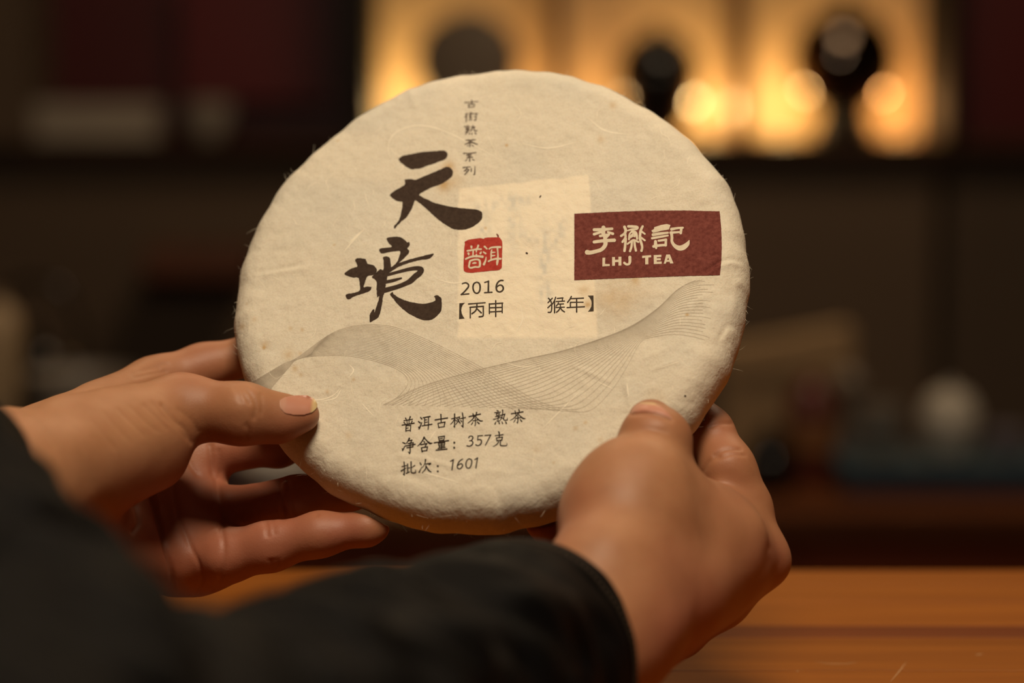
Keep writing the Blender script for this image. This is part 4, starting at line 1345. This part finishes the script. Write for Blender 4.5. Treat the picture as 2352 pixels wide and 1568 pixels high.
def build_hand(name, lo, hi, palm, fingers, wrinkles, blush, h=.00085, kp=.009, kf=.0055, bump_seed=0):
    F = Field(lo, hi, h)
    S = F.new()
    for a, b, k in palm:
        add(F, S, a, b, k)
    FS = F.new()
    for ch in fingers:
        one = F.new()
        chain(F, one, ch, .0045)
        FS = smin(FS, one, .0012)
    S = smin(S, FS, kf)
    S = cake_cut(F, S)
    v, f = surface_nets(S, F)
    v = relax(v, f, 2)
    nrm = vnormals(v, f)
    # soft unevenness of flesh
    w_ = np.abs(nrm) ** 2
    un = sum(w_[:, i] * vnoise(v[:, (i + 1) % 3] / .011 + 9 * i, v[:, (i + 2) % 3] / .011, bump_seed + i) for i in range(3))
    v = v + nrm * (.00045 * un)[:, None]
    v = creases(v, nrm, wrinkles)
    v = relax(v, f, 1, .35)
    o = mesh_obj(name, v, f, M_SKIN, person)
    pj = proj(v)
    b = np.zeros(len(v))
    for gx, gy, gr, ga in blush:
        b += ga * np.exp(-((pj[:, 0] - gx) ** 2 + (pj[:, 1] - gy) ** 2) / gr ** 2)
    at = o.data.attributes.new('blush', 'FLOAT', 'POINT')
    at.data.foreach_set('value', np.clip(b, 0, 1).astype(np.float32))
    tree = BVHTree.FromPolygons([tuple(q) for q in v], [tuple(int(i) for i in q) for q in f])
    return o, tree


def nail(parent, tree, outline, tipdir, lift=.00022):
    """nail plate laid over the finger surface; tipdir = pixel direction towards the free edge"""
    vv, ff = poly_mesh(np.array(outline, float), (0, 0, 1), True, 0, 3.0)
    pts = []
    C0 = Vector(CAM)
    for x_, y_ in vv:
        d = Vector(P(x_, y_, 1.0) - CAM).normalized()
        loc, nr, _, dist = tree.ray_cast(C0, d, 1.1)
        pts.append(None if loc is None else (np.array(loc), np.array(nr), dist))
    good = np.array([p is not None for p in pts])
    ds = np.array([p[2] if p else np.nan for p in pts])
    med = np.nanmedian(ds)
    out = []
    for (x_, y_), p in zip(vv, pts):
        if p is None or abs(p[2] - med) > .016:
            j = np.nonzero(good)[0][np.argmin(((vv[good] - [x_, y_]) ** 2).sum(1))]
            q = pts[j]
            dd = np.linalg.norm(q[0] - CAM) if abs(q[2] - med) < .016 else med
            d = P(x_, y_, 1.0) - CAM; d /= np.linalg.norm(d)
            out.append(CAM + d * dd)
        else:
            out.append(p[0])
    out = np.array(out)
    # outward direction
    nrm = np.array([p[1] if p else (0, 0, 0) for p in pts]); nm = nrm[good].mean(0); nm /= np.linalg.norm(nm)
    # smooth the plate and raise it
    tri = np.array([list(f_) for f_ in ff])
    e = np.concatenate([tri[:, [0, 1]], tri[:, [1, 2]], tri[:, [2, 0]]]); e = np.concatenate([e, e[:, ::-1]])
    deg = np.bincount(e[:, 0], minlength=len(out))
    for _ in range(6):
        s = np.stack([np.bincount(e[:, 0], weights=out[e[:, 1], i], minlength=len(out)) for i in range(3)], 1)
        out = out + .4 * (s / deg[:, None] - out)
    t_ = vv @ np.array(tipdir, float); t_ = (t_ - t_.min()) / (t_.max() - t_.min())
    top = out + nm * (lift + .00035 * t_[:, None])
    bot = top - nm * .0030
    n = len(top)
    cnt = {}
    for f_ in ff:
        for a, b in zip(f_, f_[1:] + f_[:1]):
            cnt[(a, b)] = cnt.get((a, b), 0) + 1
    bd = [(a, b) for (a, b) in cnt if (b, a) not in cnt]
    faces = [tuple(f_) for f_ in ff] + [tuple(n + i for i in f_[::-1]) for f_ in ff] + [(b, a, n + a, n + b) for a, b in bd]
    o = mesh_obj('thumb_nail', np.concatenate([top, bot]), faces, M_NAIL, parent)
    bm = bmesh.new(); bm.from_mesh(o.data); bmesh.ops.recalc_face_normals(bm, faces=bm.faces); bm.to_mesh(o.data); bm.free()
    for nm_, arr in (('tip', np.clip((t_ - .80) / .08, 0, 1)), ('lunula', np.clip((.22 - t_) / .08, 0, 1))):
        at = o.data.attributes.new(nm_, 'FLOAT', 'POINT')
        at.data.foreach_set('value', np.tile(arr, 2).astype(np.float32))
    return o


# ---- left hand
pd = plane_d
tipd = pd(690, 955)
LEFT_PALM = [
    # thumb: tip, joint, base
    ((694, 954, tipd - .0075, 40), (640, 960, pd(640, 960) - .0095, 52), .004),
    ((640, 960, pd(640, 960) - .0095, 52), (556, 950, pd(556, 950) - .017, 66), .005),
    ((556, 950, pd(556, 950) - .017, 66), (415, 938, .893, 72), .006),
    ((415, 938, .893, 72), (180, 1000, .862, 98), .008),
    # ball of the thumb
    ((338, 1040, .884, 92), (200, 1095, .866, 104), .008),
    ((330, 1010, .880, 98), (180, 1050, .860, 112), .008),
    ((200, 1050, .862, 112), (10, 1105, .832, 170), .010),
    # metacarpals
    ((352, 882, .944, 60), (60, 1005, .885, 66), .009),
    ((425, 1010, .945, 60), (90, 1120, .885, 70), .010),
    ((445, 1150, .938, 60), (90, 1190, .880, 72), .010),
    ((452, 1290, .921, 64), (110, 1260, .868, 80), .010),
    ((430, 1085, .940, 62), (440, 1270, .924, 66), .010),
    ((438, 1050, .942, 50), (455, 1160, .935, 54), .009),
    ((455, 1160, .935, 54), (478, 1275, .917, 62), .009),
    ((380, 1180, .925, 62), (400, 1290, .915, 66), .010),
    ((390, 1235, .920, 66), (505, 1268, .913, 60), .009),
    ((300, 1250, .915, 80), (150, 1180, .872, 90), .010),
    ((90, 1150, .866, 120), (-120, 1190, .80, 165), .012),
]
LEFT_FINGERS = [
    [(352, 882, .944, 58), (470, 843, pd(470, 843) + .035, 52), (590, 812, pd(590, 812) + .0365, 46), (720, 790, pd(720, 790) + .036, 43), (800, 780, pd(800, 780) + .034, 38)],
    [(430, 1030, .945, 56), (490, 1042, pd(490, 1042) + .042, 48), (640, 1022, pd(640, 1022) + .040, 46), (770, 985, pd(770, 985) + .036, 43), (850, 960, pd(850, 960) + .034, 38)],
    [(445, 1165, .938, 56), (510, 1168, pd(510, 1168) + .040, 49), (690, 1143, pd(690, 1143) + .038, 50), (800, 1122, pd(800, 1122) + .036, 46), (890, 1100, pd(890, 1100) + .034, 39)],
    [(455, 1300, .922, 60), (520, 1277, pd(520, 1277) + .028, 57.5), (622, 1254, pd(622, 1254) + .024, 55), (735, 1227, pd(735, 1227) + .0215, 50), (842, 1213, pd(842, 1213) + .0215, 39), (866, 1212, pd(866, 1212) + .0215, 28)],
]
zf = (.89, 1.0); zt = (.80, .92)
LEFT_WR = [
    ([(508, 1212), (514, 1250), (512, 1290), (505, 1335)], -.0007, 5, zf), ([(498, 1100), (502, 1135), (508, 1175), (516, 1205)], -.0010, 6, zf), ([(482, 1022), (486, 1055), (490, 1092)], -.0008, 6, zf),
    ([(612, 1198), (617, 1250), (626, 1305)], -.0006, 5, zf), ([(626, 1194), (632, 1245), (638, 1300)], -.0004, 4.5, zf), ([(727, 1180), (730, 1215), (735, 1255)], -.0006, 5, zf),
    ([(640, 1105), (645, 1145), (652, 1190)], -.0006, 5, zf), ([(662, 1102), (666, 1145), (674, 1185)], -.0004, 5, zf), ([(502, 1035), (505, 1060), (507, 1085)], -.0005, 5, zf),
    ([(345, 1130), (362, 1190), (378, 1250), (392, 1300), (398, 1350)], -.0014, 5.5, zf), ([(408, 1080), (400, 1130), (412, 1190), (436, 1250), (458, 1300), (462, 1340), (440, 1385)], -.0006, 5, zf),
    ([(312, 1160), (318, 1200), (305, 1220)], -.0010, 6, (.86, .96)), ([(455, 1090), (440, 1070), (430, 1050)], -.0006, 5, zf),
    # thumb joint wrinkles
    ([(552, 888), (562, 905), (574, 925)], -.0006, 4, zt), ([(564, 890), (578, 908), (588, 930), (584, 960)], -.0006, 4, zt), ([(540, 890), (548, 905), (552, 922)], -.0004, 4, zt), ([(598, 906), (602, 930), (600, 950)], -.0004, 4, zt),
    ([(566, 975), (572, 990), (566, 1010)], -.0004, 4, zt),
    # fine skin folds at the thumb base
    ([(372, 930), (400, 965), (425, 985), (440, 1015)], -.0006, 5, zt), ([(350, 925), (380, 960), (410, 985), (430, 1008)], -.00025, 4, zt), ([(330, 930), (355, 955), (385, 985)], -.00025, 4, zt), ([(300, 935), (330, 965), (360, 990)], -.0002, 4, zt),
    ([(270, 940), (300, 970), (330, 1000)], -.0002, 4, zt), ([(410, 940), (440, 965), (455, 990)], -.0003, 4, zt), ([(240, 950), (270, 985), (300, 1015)], -.00015, 5, zt), ([(210, 965), (240, 1000), (265, 1030)], -.00015, 5, zt),
    ([(300, 858), (330, 850), (365, 845)], -.0004, 4, (.9, 1.0)), ([(310, 866), (345, 858), (380, 852)], -.0004, 4, (.9, 1.0)), ([(320, 850), (350, 842), (385, 835)], -.0003, 4, (.9, 1.0)),
]
LEFT_BLUSH = [(460, 830, 90, .55), (440, 1280, 140, .8), (620, 1240, 130, .75), (800, 1225, 70, .95), (520, 1060, 90, .7), (600, 1150, 120, .7), (640, 985, 60, .35), (410, 1180, 110, .6), (700, 960, 50, .5), (330, 1150, 90, .35)]
left_hand, ltree = build_hand('left_hand', P(-200, 1480, .78) - .02, P(960, 700, 1.0) + .012, LEFT_PALM, LEFT_FINGERS, LEFT_WR, LEFT_BLUSH)
nail(left_hand, ltree, [(640, 923), (647, 914), (662, 909), (685, 906), (707, 908), (723, 917), (730, 931), (723, 945), (705, 953), (682, 955.5), (660, 953), (648, 947), (641, 936)], (1, .12))

# ---- right hand
rt = pd(1493, 965)
RIGHT_PALM = [
    ((1494, 972, rt - .009, 54), (1505, 1012, pd(1505, 1012) - .015, 78), .003),
    ((1505, 1012, pd(1505, 1012) - .015, 78), (1492, 1080, .853, 92), .004),
    ((1464, 1118, .842, 122), (1440, 1190, .836, 128), .0035),
    ((1560, 1165, .852, 76), (1662, 1245, .861, 78), .008),
    ((1662, 1245, .861, 78), (1560, 1360, .835, 100), .010),
    ((1440, 1190, .836, 128), (1385, 1330, .812, 120), .010),
    ((1385, 1330, .812, 120), (1290, 1490, .797, 165), .012),
    ((1440, 1190, .842, 118), (1640, 1185, .878, 70), .016),
    ((1480, 1290, .836, 120), (1680, 1262, .880, 66), .016),
    ((1450, 1370, .824, 120), (1640, 1335, .875, 66), .016),
    ((1742, 1285, .888, 60), (1430, 1400, .812, 105), .012),
    ((1648, 1374, .890, 56), (1410, 1440, .808, 105), .012),
    ((1556, 1444, .888, 54), (1400, 1470, .805, 105), .012),
    ((1486, 1480, .878, 48), (1370, 1500, .803, 100), .012),
    ((1742, 1285, .888, 52), (1648, 1374, .890, 52), .008),
    ((1648, 1374, .890, 52), (1556, 1444, .888, 50), .008),
    ((1410, 1450, .808, 130), (1230, 1530, .782, 170), .012),
]
RIGHT_FINGERS = [
    [(1744, 1282, .888, 60), (1704, 1165, .893, 64), (1672, 1078, pd(1672, 1078) + .034, 62), (1628, 992, pd(1628, 992) + .037, 52), (1570, 920, pd(1570, 920) + .035, 42), (1535, 880, pd(1535, 880) + .034, 37)],
    [(1648, 1374, .890, 54), (1610, 1270, pd(1610, 1270) + .055, 52), (1560, 1160, pd(1560, 1160) + .045, 48), (1490, 1090, pd(1490, 1090) + .037, 44), (1440, 1040, pd(1440, 1040) + .034, 38)],
    [(1556, 1444, .888, 52), (1510, 1350, pd(1510, 1350) + .060, 50), (1440, 1240, pd(1440, 1240) + .045, 47), (1370, 1180, pd(1370, 1180) + .037, 43), (1320, 1140, pd(1320, 1140) + .034, 37)],
    [(1486, 1480, .878, 46), (1420, 1380, pd(1420, 1380) + .052, 46), (1330, 1270, pd(1330, 1270) + .040, 42), (1268, 1215, pd(1268, 1215) + .032, 38), (1240, 1200, pd(1240, 1200) + .030, 34)],
]
zi = (.86, 1.0)
RIGHT_WR = [
    ([(1640, 1045), (1668, 1032), (1700, 1032)], -.0006, 4, zi), ([(1650, 1052), (1680, 1042), (1710, 1045)], -.0005, 4, zi), ([(1612, 1085), (1628, 1060), (1650, 1046)], -.0006, 5, zi),
    ([(1632, 980), (1655, 972), (1680, 972)], -.0005, 4, zi), ([(1735, 1220), (1750, 1235), (1765, 1260)], -.0004, 6, zi),
    ([(1450, 950), (1480, 948), (1510, 953), (1540, 963)], -.0006, 5, (.80, .90)), ([(1440, 995), (1480, 985), (1530, 990)], -.0003, 6, (.8, .9)),
]
RIGHT_BLUSH = [(1660, 980, 70, .55), (1690, 1130, 90, .35), (1780, 1280, 60, .7), (1330, 1140, 60, .4), (1480, 935, 60, .4), (1640, 1400, 130, .75), (1560, 1500, 110, .7), (1250, 1215, 60, .9), (1540, 1270, 60, .25)]
right_hand, rtree = build_hand('right_hand', P(1170, 1600, .77) - np.array([.03, .03, .03]), P(1830, 850, .97) + .015, RIGHT_PALM, RIGHT_FINGERS, RIGHT_WR, RIGHT_BLUSH, bump_seed=3)
nail(right_hand, rtree, [(1447, 952), (1453, 938), (1468, 928), (1484, 924.5), (1503, 927), (1520, 935), (1535, 948), (1547, 966), (1530, 960), (1512, 953), (1492, 949), (1468, 949)], (.1, -1), .0004)


# ------------------------------------------------------------------ jacket sleeves
def np_rest(p):
    """cloth resting on the table top flattens against it"""
    p = p.copy()
    p[:, 2] = np.maximum(p[:, 2], TABLE_Z + .0015)
    return p


def sleeve(name, path, radii, flat, seed, cuff=True):
    c = catmull(np.array([np.append(P(*p), r) for p, r in zip(path, radii)]), 26)
    cen, rad = c[:, :3], c[:, 3]
    d = np.gradient(cen, axis=0); d /= np.linalg.norm(d, axis=1)[:, None]
    s_len = np.r_[0, np.cumsum(np.linalg.norm(np.diff(cen, axis=0), axis=1))]
    NS = 120
    th = np.linspace(0, 2 * np.pi, NS, endpoint=False)
    ref = np.array([0, 0, 1.0])
    rings = []
    frames = []
    for q, t_, r_, sl in zip(cen, d, rad, s_len):
        a = np.cross(t_, ref); a /= np.linalg.norm(a); b = np.cross(a, t_)
        frames.append((a, b))
        fold = .0030 * vnoise(th * 1.6 + sl / .05 + 40, sl / .022 + np.sin(th) * 1.2 + seed * 5, seed) + .0016 * vnoise(th * 3.0 + 30, sl / .012 + np.cos(th * 2) + seed, seed + 1)
        rise = np.clip(sl / .02, 0, 1)
        rr = r_ + fold * (.25 + .75 * rise) * np.clip(sl / .05 + .4, .4, 1.6)
        rr += .0010 * np.exp(-((sl - .010) / .0012) ** 2) * -1 + .0007 * np.exp(-((sl - .003) / .003) ** 2)
        rings.append(np_rest(q + rr[:, None] * (np.cos(th)[:, None] * a + flat * np.sin(th)[:, None] * b)))
    # turned-in cuff lip: rings ordered from cuff (index 0) to elbow
    q, t_, r_ = cen[0], d[0], rad[0]
    a, b = frames[0]
    inner = []
    for dx, dr in ((.030, -.0055), (.015, -.0050), (.004, -.0038), (.0006, -.0025), (-.0007, -.0012)):
        inner.append(q + t_ * dx + (r_ + dr) * (np.cos(th)[:, None] * a + flat * np.sin(th)[:, None] * b))
    R = inner + rings
    V = np.concatenate(R)
    n = len(R)
    f = [(i * NS + j, i * NS + (j + 1) % NS, (i + 1) * NS + (j + 1) % NS, (i + 1) * NS + j) for i in range(n - 1) for j in range(NS)]
    V = np.concatenate([V, cen[-1:]])
    f += [((n - 1) * NS + j, (n - 1) * NS + (j + 1) % NS, len(V) - 1) for j in range(NS)]
    o = mesh_obj(name, V, f, M_CLOTH, person)
    bm = bmesh.new(); bm.from_mesh(o.data); bmesh.ops.recalc_face_normals(bm, faces=bm.faces); bm.to_mesh(o.data); bm.free()
    # seam stitches along the cuff
    sv, sf = [], []
    k0 = int(np.argmin(np.abs(s_len - .0075)))
    ring = rings[k0]
    a, b = frames[k0]
    for j in range(0, NS):
        p0 = ring[j]; p1 = ring[(j + 1) % NS]
        out = (p0 - cen[k0]); out /= np.linalg.norm(out)
        A = p0 + (p1 - p0) * .15 + out * .0004; B = p0 + (p1 - p0) * .75 + out * .0004
        w = d[k0] * .0004
        bse = len(sv)
        for e in (A, B):
            sv += [e - w - out * .0005, e - w * .7 + out * .0004, e + w * .7 + out * .0004, e + w - out * .0005]
        sf += [(bse + i, bse + i + 1, bse + i + 5, bse + i + 4) for i in range(3)]
    mesh_obj('cuff_stitching', np.array(sv), sf, M_STITCH, o, False, 'stuff')
    return o


sleeve('right_sleeve', [(1215, 1500, .800), (1040, 1610, .735), (850, 1712, .67), (480, 1890, .57), (-60, 2080, .46), (-900, 2300, .36)],
       [.0385, .0425, .0455, .049, .052, .056], 1.0, 2)
sleeve('left_sleeve', [(-180, 1115, .745), (-185, 1235, .665), (-60, 1500, .605), (30, 1725, .54), (-60, 1950, .47), (-420, 2300, .38)],
       [.0345, .0365, .0425, .0475, .052, .057], 1.0, 5)
